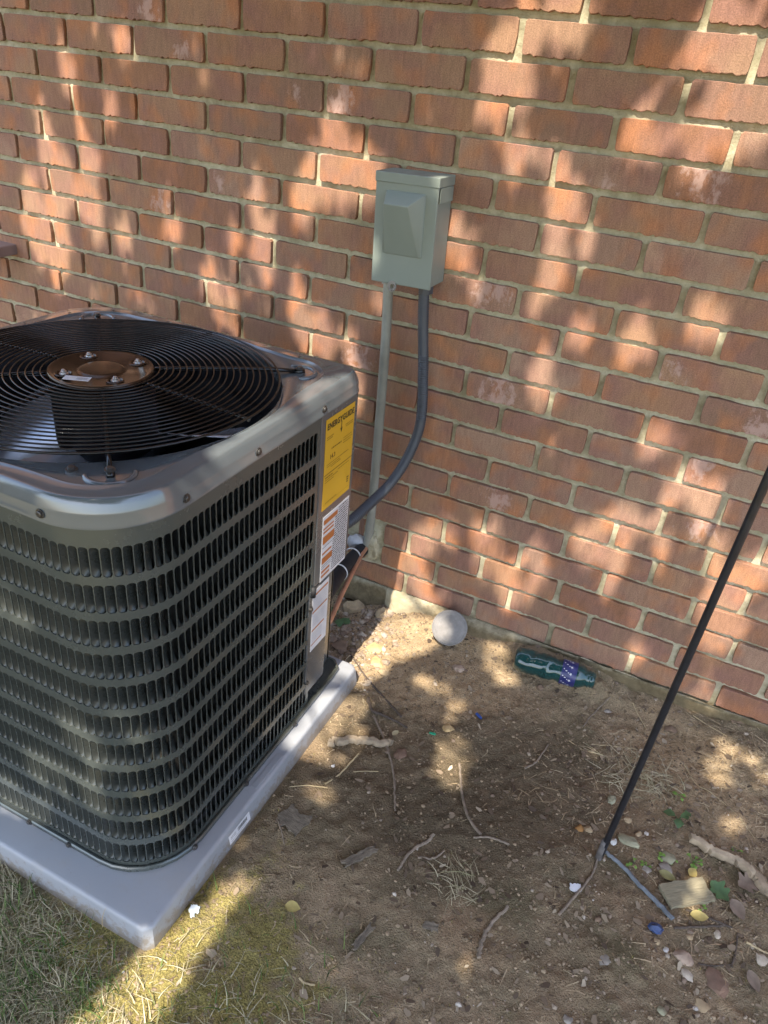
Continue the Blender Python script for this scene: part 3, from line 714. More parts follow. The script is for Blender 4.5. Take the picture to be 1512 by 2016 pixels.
for q_ in [(-.050, .058, .006, .069), (-.050, .046, -.008, .050), (-.050, .037, -.008, .042), (-.050, .012, -.004, .030), (-.050, -.013, -.012, -.008), (-.050, -.036, -.008, -.020), (-.050, -.058, -.016, -.052), (-.050, -.069, -.016, -.063)]: obj('orange_band', rects([q_]), M_ORANGE, wl)
rows = []
y_ = .071
while y_ > -.074:
    x0 = .010 if y_ > .055 else (-.003 if y_ > .008 else -.008); rows.append((x0, .050, y_, .0034))
    if (.0 < y_ < .008) or (-.050 < y_ < -.040): rows.append((-.050, -.012, y_, .0019))
    y_ -= .0056
obj('print', printed_lines(rows, 8), M_INK, wl)
w2 = obj('caution_label', slab(.066, .158), M_WHITE, ac, (PX+.0001, -.4625, .2840), LROT)
for q_ in [(-.032, .064, .030, .069), (-.032, .022, .030, .026), (-.032, -.026, .020, -.022), (-.032, -.064, .012, -.061)]: obj('orange_band', rects([q_]), M_ORANGE, w2)
obj('print', printed_lines([(-.028, .026, .058-.0042*i, .0016) for i in range(8)]+[(-.028, .02, .012-.0042*i, .0016) for i in range(7)]+[(-.028, .012, -.034-.0042*i, .0016) for i in range(6)], 9), plain('pale_ink', (.42, .42, .44), .5), w2)

# ------------------------------------------------------------------ equipment pad
pad = thing('equipment_pad', 'light grey moulded plastic pad under the air conditioner', 'equipment pad', (0, 0, 0))
PCX, PCY = 0.687, -0.688
m = MB(); pr = [(.3755, .0150, -.02), (.3745, .0150, .004), (.3712, .0150, .0355), (.3703, .0145, .0402), (.3685, .0135, .0432), (.3655, .0120, .0447), (.3625, .0110, .0450)]
m.rings([[(x, y, z) for x, y in sq(a, r, 200, PCX, PCY, (1, 1, 1, 1))] for a, r, z in pr], cap1=True)
def splash(mat):
    t_ = mat.node_tree; b_ = [n for n in t_.nodes if n.type == 'BSDF_PRINCIPLED'][0]; src = b_.inputs['Base Color'].links[0].from_socket
    g = t_.nodes.new('ShaderNodeNewGeometry'); sx = t_.nodes.new('ShaderNodeSeparateXYZ'); t_.links.new(g.outputs['Position'], sx.inputs[0])
    nz = t_.nodes.new('ShaderNodeTexNoise'); nz.inputs['Scale'].default_value = 70; nz.inputs['Detail'].default_value = 6; nz.inputs['Roughness'].default_value = .75; t_.links.new(g.outputs['Position'], nz.inputs['Vector'])
    mr = t_.nodes.new('ShaderNodeMapRange'); mr.inputs[1].default_value = .042; mr.inputs[2].default_value = .0; t_.links.new(sx.outputs[2], mr.inputs[0])
    ad = t_.nodes.new('ShaderNodeMath'); ad.operation = 'MULTIPLY_ADD'; t_.links.new(mr.outputs[0], ad.inputs[0]); ad.inputs[1].default_value = .30; t_.links.new(nz.outputs['Fac'], ad.inputs[2])
    rp = t_.nodes.new('ShaderNodeMapRange'); rp.inputs[1].default_value = .62; rp.inputs[2].default_value = .76; t_.links.new(ad.outputs[0], rp.inputs[0])
    mu = t_.nodes.new('ShaderNodeMath'); mu.operation = 'MULTIPLY'; t_.links.new(rp.outputs[0], mu.inputs[0]); mu.inputs[1].default_value = .65
    mx = t_.nodes.new('ShaderNodeMix'); mx.data_type = 'RGBA'; t_.links.new(mu.outputs[0], mx.inputs[0]); t_.links.new(src, mx.inputs[6]); mx.inputs[7].default_value = (.20, .155, .10, 1); t_.links.new(mx.outputs[2], b_.inputs['Base Color'])
splash(M_PAD)
o = obj('slab', autosmooth(m.mesh('pad'), 40), M_PAD, pad)
pl = obj('sticker', slab(.066, .020), M_WHITE, pad, (PCX+.3738, -.808, .0185), (math.radians(80), 0, PI/2))
rs = []; x = -.006; r5 = random.Random(4)
while x < .022:
    w_ = r5.choice((.0006, .001, .0015)); rs.append((x, -.002, x+w_, .007)); x += w_+r5.choice((.0006, .001))
obj('barcode', rects(rs), M_INK, pl); obj('print', printed_lines([(-.028, -.012, .004, .0016), (-.028, -.012, .0, .0016), (-.028, .02, -.006, .0013)], 12), M_GINK, pl)
for (a, b) in (((PCX+.350, -.735, .0448), (PCX+.3625, -.64, .0462)), ((.66, PCY-.3635, .0446), (.70, PCY-.353, .0460))):
    mb = MB(); mb.box(a, b); o = obj('raised_tab', mb.mesh('tab'), M_PAD, pad); bv = o.modifiers.new('edge', 'BEVEL'); bv.width = 0.001; bv.segments = 2

# ------------------------------------------------------------------ disconnect box
bx = thing('disconnect_box', 'grey metal electrical disconnect box mounted on the brick wall', 'electrical box', (0.9665, 0, 0.998), (0, math.radians(-1.6), 0))
def rbox(a, b, bev, name, mat, parent):
    mb = MB(); mb.box(a, b); o = obj(name, mb.mesh(name), mat, parent); bv = o.modifiers.new('edge', 'BEVEL'); bv.width = bev; bv.segments = 3; return o
rbox((-.066, -.074, -.105), (.066, -.002, .100), .002, 'enclosure', M_BOX, bx)
rbox((-.069, -.083, -.109), (.0685, -.0765, .092), .0025, 'cover', M_BOX, bx)
rbox((-.0702, -.0850, .089), (.0702, -.001, .1085), .0018, 'hood', M_BOX, bx)
rbox((.0688, -.075, .060), (.0702, -.006, .088), .0004, 'hood_side', M_BOX, bx)
def bulge():
    m = MB()
    f = [(-.044, .075), (.043, .075), (.043, -.047), (-.044, -.047)]            # footprint
    t = [(-.031, .054), (.021, .054), (.0355, -.0445), (-.0415, -.0445)]           # raised face: deep at the top, flush below
    yb_ = -.083
    A = [(x, yb_, z) for x, z in f]; B = [(x*0.98, yb_-.0035, z) for x, z in f]
    C_ = [(t[0][0], yb_-.040, t[0][1]), (t[1][0], yb_-.040, t[1][1]), (t[2][0], yb_-.0045, t[2][1]), (t[3][0], yb_-.0045, t[3][1])]
    m.rings([A, B, C_], cap1=True); me = m.mesh('bulge'); return me
o = obj('handle_cover', bulge(), M_BOX, bx); bv = o.modifiers.new('edge', 'BEVEL'); bv.width = 0.0075; bv.segments = 5; bv.limit_method = 'ANGLE'; bv.angle_limit = math.radians(20)
for p in o.data.polygons: p.use_smooth = True
m = MB(); ring = lambda r, y: [(-.018+r*math.cos(2*PI*i/20), y, -.1125+r*1.05*math.sin(2*PI*i/20)) for i in range(20)]
m.rings([ring(.0045, -.0835), ring(.0105, -.0835), ring(.0105, -.0855), ring(.0045, -.0855), ring(.0045, -.0835)])
obj('padlock_hasp', autosmooth(m.mesh('hasp'), 30), M_ZINC, bx)
mb = MB(); mb.tube([(-.0495, -.035, -.104), (-.0495, -.035, -.121)], .0155, 8); obj('conduit_nut', mb.mesh('nut'), M_EMT, bx)
mb = MB(); mb.tube([(.0445, -.045, -.104), (.0445, -.045, -.124)], .0165, 8); obj('conduit_nut', mb.mesh('nut'), M_FLEX, bx)
# conduits
cd = thing('metal_conduit', 'straight grey metal conduit running down the wall from the electrical box', 'conduit', (0.918, -0.03, 0.9))
m = MB(); m.tube(curve_pts([(.0, 0, -.016), (.0035, .006, -.16), (.005, .010, -.40), (.005, .012, -.60), (.003, .012, -.70), (-.003, .014, -.73)], 8), .0112, 16)
obj('tube', m.mesh('conduit', True), M_EMT, cd)
fx = thing('flexible_conduit', 'dark grey ribbed flexible conduit curving from the box to the unit', 'conduit', (0, 0, 0))
pts = curve_pts([(1.009, -.045, .893), (1.0172,-0.0450,0.8050), (1.0318,-0.0500,0.7045), (1.0442,-0.0600,0.5869), (1.0346,-0.0850,0.5089), (1.0158,-0.1300,0.4486), (0.9975,-0.2000,0.4185), (0.9856,-0.2700,0.4037), (0.9683,-0.3200,0.3972)], 40)
m = MB(); nn = len(pts); acc = 0.0; rad = []
for i, p in enumerate(pts):
    if i: acc += (Vector(p)-Vector(pts[i-1])).length
    rad.append(0.0118+0.0006*math.sin(2*PI*acc/0.0052))
sub = []; srad = []
acc = 0.0
for i in range(nn-1):
    a, b = Vector(pts[i]), Vector(pts[i+1]); L_ = (b-a).length; k = max(1, int(L_/0.0013))
    for j in range(k):
        sub.append(a.lerp(b, j/k)); srad.append(0.0118+0.0011*math.sin(2*PI*(acc+L_*j/k)/0.0052))
    acc += L_
m.tube(sub, srad, 14); obj('sheath', m.mesh('flex', True), M_FLEX, fx)
# refrigerant lines
ls = thing('refrigerant_lines', 'black insulated line and bare copper tube tied together entering the wall', 'pipes', (0, 0, 0))
lpts = curve_pts([(0.9009,0.0200,0.1422), (0.9093,-0.0300,0.1618), (0.9112,-0.0900,0.1690), (0.9247,-0.1800,0.1829), (0.9424,-0.2600,0.1976), (0.9520,-0.3300,0.1939)], 10)
m = MB(); m.tube(lpts, .0180, 16); obj('insulated_line', m.mesh('line', True), M_RUB, ls)
cpts = curve_pts([(0.9209,-0.0300,0.1710), (0.9252,-0.0650,0.1712), (0.9336,-0.1150,0.1665), (0.9501,-0.1800,0.1724), (0.9590,-0.2350,0.1622), (0.9676,-0.2800,0.1518), (0.9739,-0.3200,0.1417)], 10)
m = MB(); m.tube(cpts, .0062, 10); obj('copper_tube', m.mesh('copper', True), M_COPPER, ls)
for k in (18, 30):
    a, b = Vector(lpts[k]), Vector(lpts[k+1]); t = (b-a).normalized(); u = t.cross(Vector((0, 0, 1))).normalized(); v_ = t.cross(u)
    m = MB(); m.tube([a+(u*math.cos(2*PI*i/24)*.0225+v_*math.sin(2*PI*i/24)*.0225)+u*.0045 for i in range(24)], .0018, 6, closed=True); obj('zip_tie', m.mesh('tie', True), M_TIE, ls)
def lump(name, c, r, seed, mat, parent=None, sub=3, rough=0.3, flat=1.0):
    bm = bmesh.new(); bmesh.ops.create_icosphere(bm, subdivisions=sub, radius=1.0)
    rr = random.Random(seed); dirs = [Vector((rr.uniform(-1, 1), rr.uniform(-1, 1), rr.uniform(-1, 1))).normalized() for _ in range(9)]; cut = [rr.uniform(0.55, 0.92) for _ in dirs]
    sd = rr.uniform(0, 50)
    for v in bm.verts:
        p = v.co.normalized(); k = 1.0
        for d, cc in zip(dirs, cut):
            q = p.dot(d)
            if q > cc: k = min(k, cc/q)
        k = 1+(k-1)*1.0
        n = math.sin(p.x*5+sd)*math.sin(p.y*4.3+sd*1.3)*math.sin(p.z*4.7+sd*.7)
        v.co = Vector((p.x*r[0], p.y*r[1], p.z*r[2]*flat))*(k+rough*0.2*n)
    me = bpy.data.meshes.new(name); bm.to_mesh(me); bm.free(); autosmooth(me, 26)
    return obj(name, me, mat, parent, c, (0, 0, 0))
lump('sealant', (0.8838,-0.0120,0.1704), (.030, .020, .024), 3, M_SEAL, ls, 3, 1.2)
lump('mortar_packing', (0.9345,-0.0120,0.1741), (.018, .016, .048), 5, M_MORTAR, ls, 3, 1.2)

# ------------------------------------------------------------------ drain cap
cap = thing('drain_cap', 'round white plastic drain cap sticking out of the soil at the wall', 'drain cap', (1.1983,-0.0750,0.0516))
ax = Vector((0.22, -0.78, 0.58)).normalized(); cap.rotation_euler = ax.to_track_quat('Z', 'Y').to_euler()
k = NT('cap_plastic', 0.38, spec=0.5); co = k.coord('Object'); ln = k.n('ShaderNodeVectorMath', operation='LENGTH'); k.l(co, ln.inputs[0])
wv = k.math('SINE', k.math('MULTIPLY', ln.outputs['Value'], 2200.0)); k.color(k.ramp(k.noise(co, 40, 5, .7), (.3, (.17, .16, .15)), (.7, (.27, .255, .24)))); k.bump(wv, 0.5, 0.0008); M_CAP = k.m
o = obj('cap', autosmooth(disc_rings([(.0448, -.06), (.0452, -.012), (.0462, -.010), (.0462, -.002), (.0450, .0), (.0428, .0), (.0420, -.0012), (.0350, -.0012), (.0344, -.0009), (.0336, -.0009), (.0330, -.0012), (.0245, -.0012), (.0238, -.0009), (.0230, -.0009), (.0222, -.0012), (.007, -.0012), (.006, -.0006), (.0001, -.0006)], 56).mesh('cap'), 40), M_CAP, cap)
o = obj('pipe_stub', autosmooth(disc_rings([(.041, -.16), (.041, -.05), (.0405, -.05), (.0001, -.05)], 40).mesh('stub'), 40), plain('pipe_dark', (.05, .05, .05), .5), cap)

# ------------------------------------------------------------------ bottle
BA, BB = Vector((1.3788,-0.0731,0.0340)), Vector((1.5761,-0.0465,0.0300))
bt = thing('plastic_bottle', 'crushed dark green plastic bottle lying along the foot of the wall', 'bottle', BA)
bt.rotation_euler = (BB-BA).to_track_quat('Z', 'Y').to_euler(); BL = (BB-BA).length
k = NT('green_bottle_plastic', 0.12, spec=0.5); co = k.coord('Object'); k.color(k.ramp(k.noise(co, 20, 3), (.3, (.008, .045, .045)), (.7, (.016, .075, .072)))); k.b.inputs['Transmission Weight'].default_value = 0.2; k.b.inputs['Coat Weight'].default_value = 1.0; k.b.inputs['IOR'].default_value = 1.35
k.bump(k.noise(co, 30, 2), .5, .004); M_BOT = k.m
m = MB(); rings = []
prof = [(0.0, .024), (.006, .030), (.02, .0315)]+[(.03+.005*i, .0315-.0008*(i % 3 == 0)) for i in range(14)]+[(.105, .0265), (.113, .0285), (.118, .0305), (.158, .0305), (.168, .0290), (.177, .0250), (.182, .0215), (.186, .0205), (.188, .0215), (.190, .0215), (.191, .0195), (.194, .0195), (.195, .0205), (.197, .0205), (.198, .0195), (.2035, .0195)]
sc_ = BL/.2035
for (z, r) in prof:
    ring = []
    for i in range(40):
        t = 2*PI*i/40; rr = r
        if .02 < z < .105: rr = r-.0034*max(0, math.sin(t*2+z*105))**4
        ring.append((rr*math.cos(t), rr*math.sin(t), z*sc_))
    rings.append(ring)
m.rings(rings, cap0=True); o = obj('bottle_body', smooth(m.mesh('bottle')), M_BOT, bt)
sd = o.modifiers.new('wall', 'SOLIDIFY'); sd.thickness = 0.0007
k = NT('bottle_label_print', .35); k.color(k.ramp(k.noise(k.coord('Object'), 60, 2), (.4, (.012, .018, .10)), (.65, (.045, .045, .16)))); M_BLAB = k.m
lab = MB(); lab.rings([[(.0309*math.cos(2*PI*i/40), .0309*math.sin(2*PI*i/40), z*sc_) for i in range(40)] for z in (.1190, .1565)]); lo_ = obj('wrap_label', smooth(lab.mesh('wrap')), M_BLAB, bt)
def on_bottle(ang, z, w_, h_):
    """curved patch on the label: ang about the axis, along z"""
    vs = []
    for i in range(4):
        for j in range(2):
            t = ang+(i/3-.5)*w_/.0313; vs.append((.0313*math.cos(t), .0313*math.sin(t), z+(j-.5)*h_))
    return vs, [(2*i, 2*i+1, 2*i+3, 2*i+2) for i in range(3)]
mk = MB(); r5 = random.Random(9)
for a_ in np.arange(0, 2*PI, .55):
    for q in range(3):
        vs, fs = on_bottle(a_+q*.12, (.124+.006*q)*sc_, .0024, .0042 if q % 2 else .0026); mk.add(vs, fs)
    star = []
    for i in range(10):
        r_ = .0042 if i % 2 == 0 else .0017; star.append((.03135*math.cos(a_+.3+r_*math.cos(i*PI/5)/.0313), .03135*math.sin(a_+.3+r_*math.cos(i*PI/5)/.0313), .142*sc_+r_*math.sin(i*PI/5)))
    mk.add(star+[(.0315*math.cos(a_+.3), .0315*math.sin(a_+.3), .142*sc_)], [(i, (i+1) % 10, 10) for i in range(10)])
obj('label_marks', mk.mesh('marks'), M_WHITE, lo_)

# ------------------------------------------------------------------ shepherd's hook pole
pole = thing('garden_pole', 'thin black steel garden pole standing in the soil before the wall', 'pole', (1.694, -.512, 0))
m = MB(); m.tube([(-.002, 0, -.05), (0, 0, .02), (.014, 0, .40), (.031, 0, .86), (.05, 0, 1.40), (.056, 0, 1.62)]+[(.056+.11-.11*math.cos(PI*i/10), 0, 1.62+.12*math.sin(PI*i/10)) for i in range(1, 11)]+[(.276, 0, 1.56), (.29, 0, 1.53)], [.0058, .0062, .0064]+[.0064]*15, 10); o = obj('rod', m.mesh('rod', True), M_POLE, pole)
m = MB(); m.tube([(-.002, 0, -.02), (-.001, 0, .055)], [.0075, .0067], 10); obj('rusted_foot', m.mesh('foot', True), plain('rusty_grey', (.12, .11, .105), .8, 0, .4, 70, .6), pole)

# ------------------------------------------------------------------ twigs, sticks and branches
def stick(name, pts, r0, r1, label, cat, mat, lift=0.0, knots=0.09, seed=0, group=None):
    """a stick on the ground through world points (x, y)"""
    if mat is not M_LOG: r0, r1 = r0*.68, r1*.68
    c = curve_pts([(p[0], p[1], H(p[0], p[1])+max(r0, r1)*0.75+lift) for p in pts], 7); rr = random.Random(seed); n = len(c)
    rad = [(r0+(r1-r0)*i/(n-1))*(1+rr.uniform(-knots, knots)*0.6) for i in range(n)]
    o0 = c[0].copy()
    c = [p-o0+Vector((rr.uniform(-1, 1)*r0*.35, rr.uniform(-1, 1)*r0*.35, 0)) for p in c]
    m = MB(); m.tube(c, rad, 7); return tag(obj(name, autosmooth(m.mesh(name), 50), mat, None, o0), label, cat, group)
ST = 'fallen sticks and twigs on the soil'
stick('twig', [(1.1498,-0.4062,0.0000), (1.2078,-0.4644,0.0000), (1.2552,-0.5252,0.0000), (1.2793,-0.5713,0.0000), (1.2971,-0.6066,0.0000)], .0042, .0030, 'long thin curved twig running down from the short charred branch beside the pad', 'twig', M_TWIG, seed=1, group=ST)
stick('twig', [(1.3706,-0.4316,0.0000), (1.3952,-0.4899,0.0000), (1.4228,-0.5390,0.0000), (1.4472,-0.5663,0.0000), (1.4721,-0.5813,0.0000)], .0036, .0048, 'long dark bent twig just below the oval sunlit patch of bare soil', 'twig', M_TWIG, seed=2, group=ST)
stick('twig', [(1.4616,-0.5937,0.0000), (1.4912,-0.5783,0.0000), (1.5290,-0.5750,0.0000)], .0030, .0036, 'thin grey twig touching the lower end of the long bent twig', 'twig', M_TWIG, seed=3, group=ST)
stick('twig', [(1.3597,-0.7265,0.0000), (1.3613,-0.6931,0.0000), (1.3713,-0.6626,0.0000), (1.3829,-0.6446,0.0000), (1.3881,-0.6236,0.0000)], .0042, .0052, 'pale crooked twig with a thick knobby end in the middle of the bare soil', 'twig', M_TWIG, seed=4, group=ST)
stick('twig', [(1.3813,-0.6831,0.0000), (1.4069,-0.6711,0.0000), (1.4210,-0.6434,0.0000)], .0034, .0028, 'short pale twig with an elbow right of the pale crooked twig', 'twig', M_TWIG, seed=5, group=ST)
stick('twig', [(1.5487,-0.8072,0.0000), (1.5442,-0.7791,0.0000), (1.5479,-0.7434,0.0000), (1.5650,-0.6998,0.0000)], .0058, .0044, 'stout curved grey twig by itself near the bottom of the bare soil', 'twig', M_TWIG, seed=6, group=ST)
stick('stick', [(1.7023,-0.4940,0.0000), (1.7346,-0.5071,0.0000), (1.7810,-0.5351,0.0000), (1.8168,-0.5552,0.0000), (1.8409,-0.5715,0.0000)], .0058, .0070, 'blue grey stick lying against the foot of the black pole', 'stick', M_TWIGB, seed=7, group=ST)
stick('twig', [(1.6904,-0.5045,0.0000), (1.6896,-0.5469,0.0000), (1.6806,-0.5851,0.0000), (1.6525,-0.6656,0.0000)], .0030, .0042, 'bent brown twig running from the pole foot past the white scrap', 'twig', M_TWIG, seed=8, group=ST)
stick('twig', [(1.8449,-0.5885,0.0000), (1.8813,-0.5643,0.0000), (1.9333,-0.5314,0.0000)], .0036, .0030, 'straight thin twig below the small wooden board', 'twig', M_TWIGD, seed=9, group=ST)
stick('twig', [(1.8602,-0.5367,0.0000), (1.8961,-0.5335,0.0000), (1.9422,-0.5329,0.0000)], .0030, .0034, 'dark twig slanting between the wooden board and the yellow leaf', 'twig', M_TWIGD, seed=10, group=ST)
stick('straw_stalk', [(1.8158,-0.1712,0.0000), (1.8468,-0.2144,0.0000), (1.8779,-0.2274,0.0000), (1.9324,-0.2627,0.0000), (1.9722,-0.2999,0.0000)], .0018, .0011, 'long straw coloured stem slanting down beside the black pole on its right', 'straw stalk', M_STRAWT, seed=11, group=ST)
stick('twig', [(1.4999,-0.3708,0.0000), (1.5169,-0.3417,0.0000), (1.5278,-0.2752,0.0000)], .0034, .0024, 'short dark twig left of the black pole below the bottle', 'twig', M_TWIG, seed=12, group=ST)
stick('twig', [(1.0038,-0.2491,0.0000), (1.0609,-0.2898,0.0000), (1.1203,-0.3252,0.0000), (1.1768,-0.3588,0.0000), (1.2036,-0.3743,0.0000)], .0030, .0042, 'dark twig lying beside the yellow stones in the sunlit soil', 'twig', M_TWIGD, seed=13, group=ST)
stick('twig', [(1.1107,-0.3602,0.0000), (1.1362,-0.3922,0.0000), (1.1782,-0.3893,0.0000), (1.2287,-0.3953,0.0000)], .0062, .0036, 'dark forked twig at the pad end of the charred branch', 'twig', M_TWIGD, seed=14, group=ST)
stick('straw_stalk', [(1.1440,-0.6242,0.0000), (1.1564,-0.5855,0.0000), (1.1665,-0.5166,0.0000)], .0030, .0026, 'straight pale stem in the sunlit patch next to the pad', 'straw stalk', M_STRAWT, seed=15, group=ST)
stick('branch', [(1.0972,-0.5242,0.0000), (1.1267,-0.5035,0.0000), (1.1594,-0.4810,0.0000), (1.1994,-0.4676,0.0000), (1.2157,-0.4547,0.0000)], .0105, .0085, 'short charred branch beside the right edge of the pad', 'branch', M_LOG, seed=16, group=ST)
stick('branch', [(1.8518,-0.3774,0.0000), (1.8921,-0.3873,0.0000), (1.9420,-0.3873,0.0000), (1.9711,-0.4031,0.0000), (2.0032,-0.4292,0.0000), (2.0427,-0.4471,0.0000)], .0105, .0125, 'thick bare tan branch entering from the right of the soil', 'branch', M_LOG, seed=17, group=ST)
stick('twig', [(1.2246,-0.5367,0.0000), (1.2018,-0.5469,0.0000), (1.1793,-0.5645,0.0000)], .0016, .0014, 'thin pale straw right of the sunlit patch beside the pad', 'straw stalk', M_STRAWT, seed=18, group=ST)
stick('straw_stalk', [(1.0859,-0.6694,0.0000), (1.1161,-0.6491,0.0000), (1.1529,-0.6293,0.0000)], .0017, .0017, 'thin straw stem near the barcode sticker on the pad', 'straw stalk', M_STRAWT, seed=19, group=ST)
stick('twig', [(1.1053,-0.7471,0.0000), (1.1244,-0.7625,0.0000), (1.1464,-0.7843,0.0000)], .0022, .0015, 'slim twig left of the dark bark square', 'twig', M_TWIG, seed=20, group=ST)
stick('straw_stalk', [(1.6146,-0.2191,0.0000), (1.6571,-0.1977,0.0000), (1.7141,-0.1730,0.0000)], .0026, .0018, 'pale flat stem in the straw pile left of the black pole', 'straw stalk', M_STRAWT, seed=21, group=ST)
stick('straw_stalk', [(1.5666,-0.2316,0.0000), (1.6021,-0.2420,0.0000), (1.6453,-0.2371,0.0000)], .0018, .0014, 'thin stem crossing the left side of the straw pile', 'straw stalk', M_STRAWT, seed=22, group=ST)
stick('straw_stalk', [(1.8153,-0.0134,0.0000), (1.8487,-0.0294,0.0000), (1.8930,-0.0488,0.0000)], .0018, .0015, 'straight pale stem near the wall right of the black pole', 'straw stalk', M_STRAWT, seed=23, group=ST)
stick('twig', [(1.5860,-0.1716,0.0000), (1.5948,-0.1291,0.0000), (1.6225,-0.0540,0.0000)], .0026, .0018, 'small curved twig in front of the bottle mouth', 'twig', M_TWIG, seed=24, group=ST)
stick('straw_stalk', [(1.6763,-0.0418,0.0000), (1.6959,-0.0633,0.0000), (1.7229,-0.0963,0.0000)], .0020, .0015, 'pale stem at the left side of the pole near the wall foot', 'straw stalk', M_STRAWT, seed=25, group=ST)
stick('twig', [(1.9457,-0.6095,0.0000), (1.9500,-0.5724,0.0000), (1.9513,-0.5385,0.0000)], .0026, .0022, 'thin upright dark twig above the dark red shard', 'twig', M_TWIGD, seed=26, group=ST)
stick('twig', [(1.8926,-0.6316,0.0000), (1.9171,-0.6221,0.0000), (1.9453,-0.6048,0.0000)], .0024, .0022, 'thin grey twig lying over the top of the dark red shard', 'twig', M_TWIGD, seed=27, group=ST)
stick('straw_stalk', [(1.9658,-0.5484,0.0000), (1.9846,-0.5494,0.0000), (2.0050,-0.5495,0.0000)], .0034, .0026, 'pale stem by the right edge below the tan branch', 'straw stalk', M_STRAWT, seed=28, group=ST)
stick('twig', [(1.2969,-0.9760,0.0000), (1.3079,-0.9782,0.0000), (1.3243,-0.9720,0.0000)], .0030, .0026, 'tiny white bent twig on the moss at the bottom left', 'twig', M_STRAWT, seed=29, group=ST)
stick('straw_stalk', [(1.7935,-0.4273,0.0000), (1.8109,-0.4457,0.0000), (1.8198,-0.4533,0.0000)], .0022, .0018, 'short dark stem left of the green leafy sprout', 'straw stalk', M_TWIGD, seed=30, group=ST)

# ------------------------------------------------------------------ stones and scraps
SG = 'stones lying on the soil'
def stone(p, w_, d_, h_, kind, label, seed, cat='stone', rot=0.0, name='stone'):
    q = float(np.interp(p[1], [-.85, -.10], [.66, .98])); w_, d_, h_ = w_*q, d_*q*1.25, h_*q
    o = lump(name, (p[0], p[1], H(p[0], p[1])+h_*0.14), (w_/2, d_/2, h_/2), seed, M_STONE[kind], None, 2, 1.3); o.rotation_euler = (0, 0, rot); return tag(o, label, cat, SG)
stone((0.9039,-0.0406,0.0000), .075, .05, .06, 'tan', 'large tan stone in the shade below the zip tied lines', 1)
stone((0.9973,-0.0536,0.0000), .045, .035, .035, 'tan', 'rounded tan stone half in sun at the edge of the shade by the wall', 2, rot=.4)
stone((1.0447,-0.1925,0.0000), .055, .034, .016, 'yellow', 'flat yellow stone, upper of the pair near the pad corner', 3, rot=.2)
stone((1.0746,-0.2410,0.0000), .048, .032, .016, 'yellow', 'flat yellow stone below its twin near the pad corner', 4, rot=-.3)
stone((1.1017,-0.2588,0.0000), .045, .028, .014, 'tan', 'flat tan stone touching the lower yellow stone', 5, rot=-.4)
stone((1.2608,-0.1515,0.0000), .040, .028, .016, 'pink', 'pale triangular stone in front of the round white cap', 6)
stone((0.9611,-0.2301,0.0000), .05, .04, .03, 'brown', 'dark brown stone in the shade behind the pad', 7)
stone((1.2451,-0.4723,0.0000), .040, .036, .016, 'red', 'rusty brown flat stone in the shade right of the charred branch', 8)
stone((1.3137,-0.3576,0.0000), .032, .026, .018, 'yellow', 'small yellow stone at the top of the oval sunlit patch', 9)
stone((1.1342,-0.5721,0.0000), .012, .010, .008, 'white', 'tiny white chip in the sunlit patch beside the pad', 10)
stone((1.7370,-0.4435,0.0000), .056, .026, .020, 'moss', 'oblong grey green stone right of the pole foot', 11, rot=-.2)
stone((1.7115,-0.4592,0.0000), .018, .018, .014, 'white', 'little white stone beside the oblong grey green stone', 12)
stone((1.6606,-0.4520,0.0000), .027, .020, .014, 'tan', 'tan pebble left of the black pole next to the orange one', 13)
stone((1.6428,-0.4607,0.0000), .024, .020, .015, 'orange', 'orange brown pebble left of the black pole', 14)
stone((1.6886,-0.3525,0.0000), .022, .026, .014, 'moss', 'round olive pebble close to the left of the black pole', 15)
stone((1.7287,-0.3913,0.0000), .020, .014, .010, 'tan', 'flat tan pebble right of the black pole above the foot', 16)
stone((1.7535,-0.4156,0.0000), .018, .018, .012, 'tan', 'round tan pebble above the oblong grey green stone', 17)
stone((1.8137,-0.4441,0.0000), .040, .028, .014, 'moss', 'flat grey stone, upper of two between the stick and the board', 18)
stone((1.8144,-0.4711,0.0000), .038, .026, .014, 'grey', 'pale grey wedge stone, lower of two between the stick and the board', 19, rot=-.5)
stone((1.7835,-0.4908,0.0000), .026, .018, .012, 'grey', 'small grey stone left of the pale grey wedge stone', 20)
stone((1.8656,-0.6355,0.0000), .056, .034, .022, 'pink', 'large flat pinkish stone near the bottom right', 21, rot=-.2)
stone((1.8769,-0.6594,0.0000), .034, .020, .014, 'pale', 'pale flat stone just below the large pinkish stone', 22, rot=-.4)
stone((1.9238,-0.6510,0.0000), .066, .056, .016, 'red', 'dark red angular shard at the bottom right', 23, cat='shard')
stone((1.7463,-0.7054,0.0000), .034, .028, .008, 'grey', 'flat grey stone alone on the soil left of the pinkish stone', 24)
stone((1.7171,-0.6386,0.0000), .018, .016, .012, 'brown', 'round brown pebble below the white scrap', 25)
stone((1.8206,-0.6309,0.0000), .018, .014, .011, 'tan', 'tan pebble just below the blue scrap', 26)
stone((1.8715,-0.5886,0.0000), .020, .013, .010, 'tan', 'tan pebble under the straight thin twig', 27)
stone((1.9171,-0.5605,0.0000), .020, .022, .012, 'pale', 'pale pebble right of the straight thin twig', 28)
stone((1.9939,-0.5686,0.0000), .030, .026, .016, 'pale', 'pale pebble at the right edge below the tan branch', 29)
stone((1.8456,-0.7456,0.0000), .024, .018, .010, 'moss', 'greenish pale stone at the very bottom right', 30)
stone((1.9048,-0.7032,0.0000), .036, .024, .012, 'tan', 'dull tan stone at the bottom below the dark red shard', 31)
stone((1.7102,-0.8305,0.0000), .032, .020, .010, 'grey', 'flat grey stone cut by the bottom edge of the picture', 32)
stone((1.8378,-0.6347,0.0000), .014, .013, .009, 'white', 'small white pebble left of the large pinkish stone', 33)
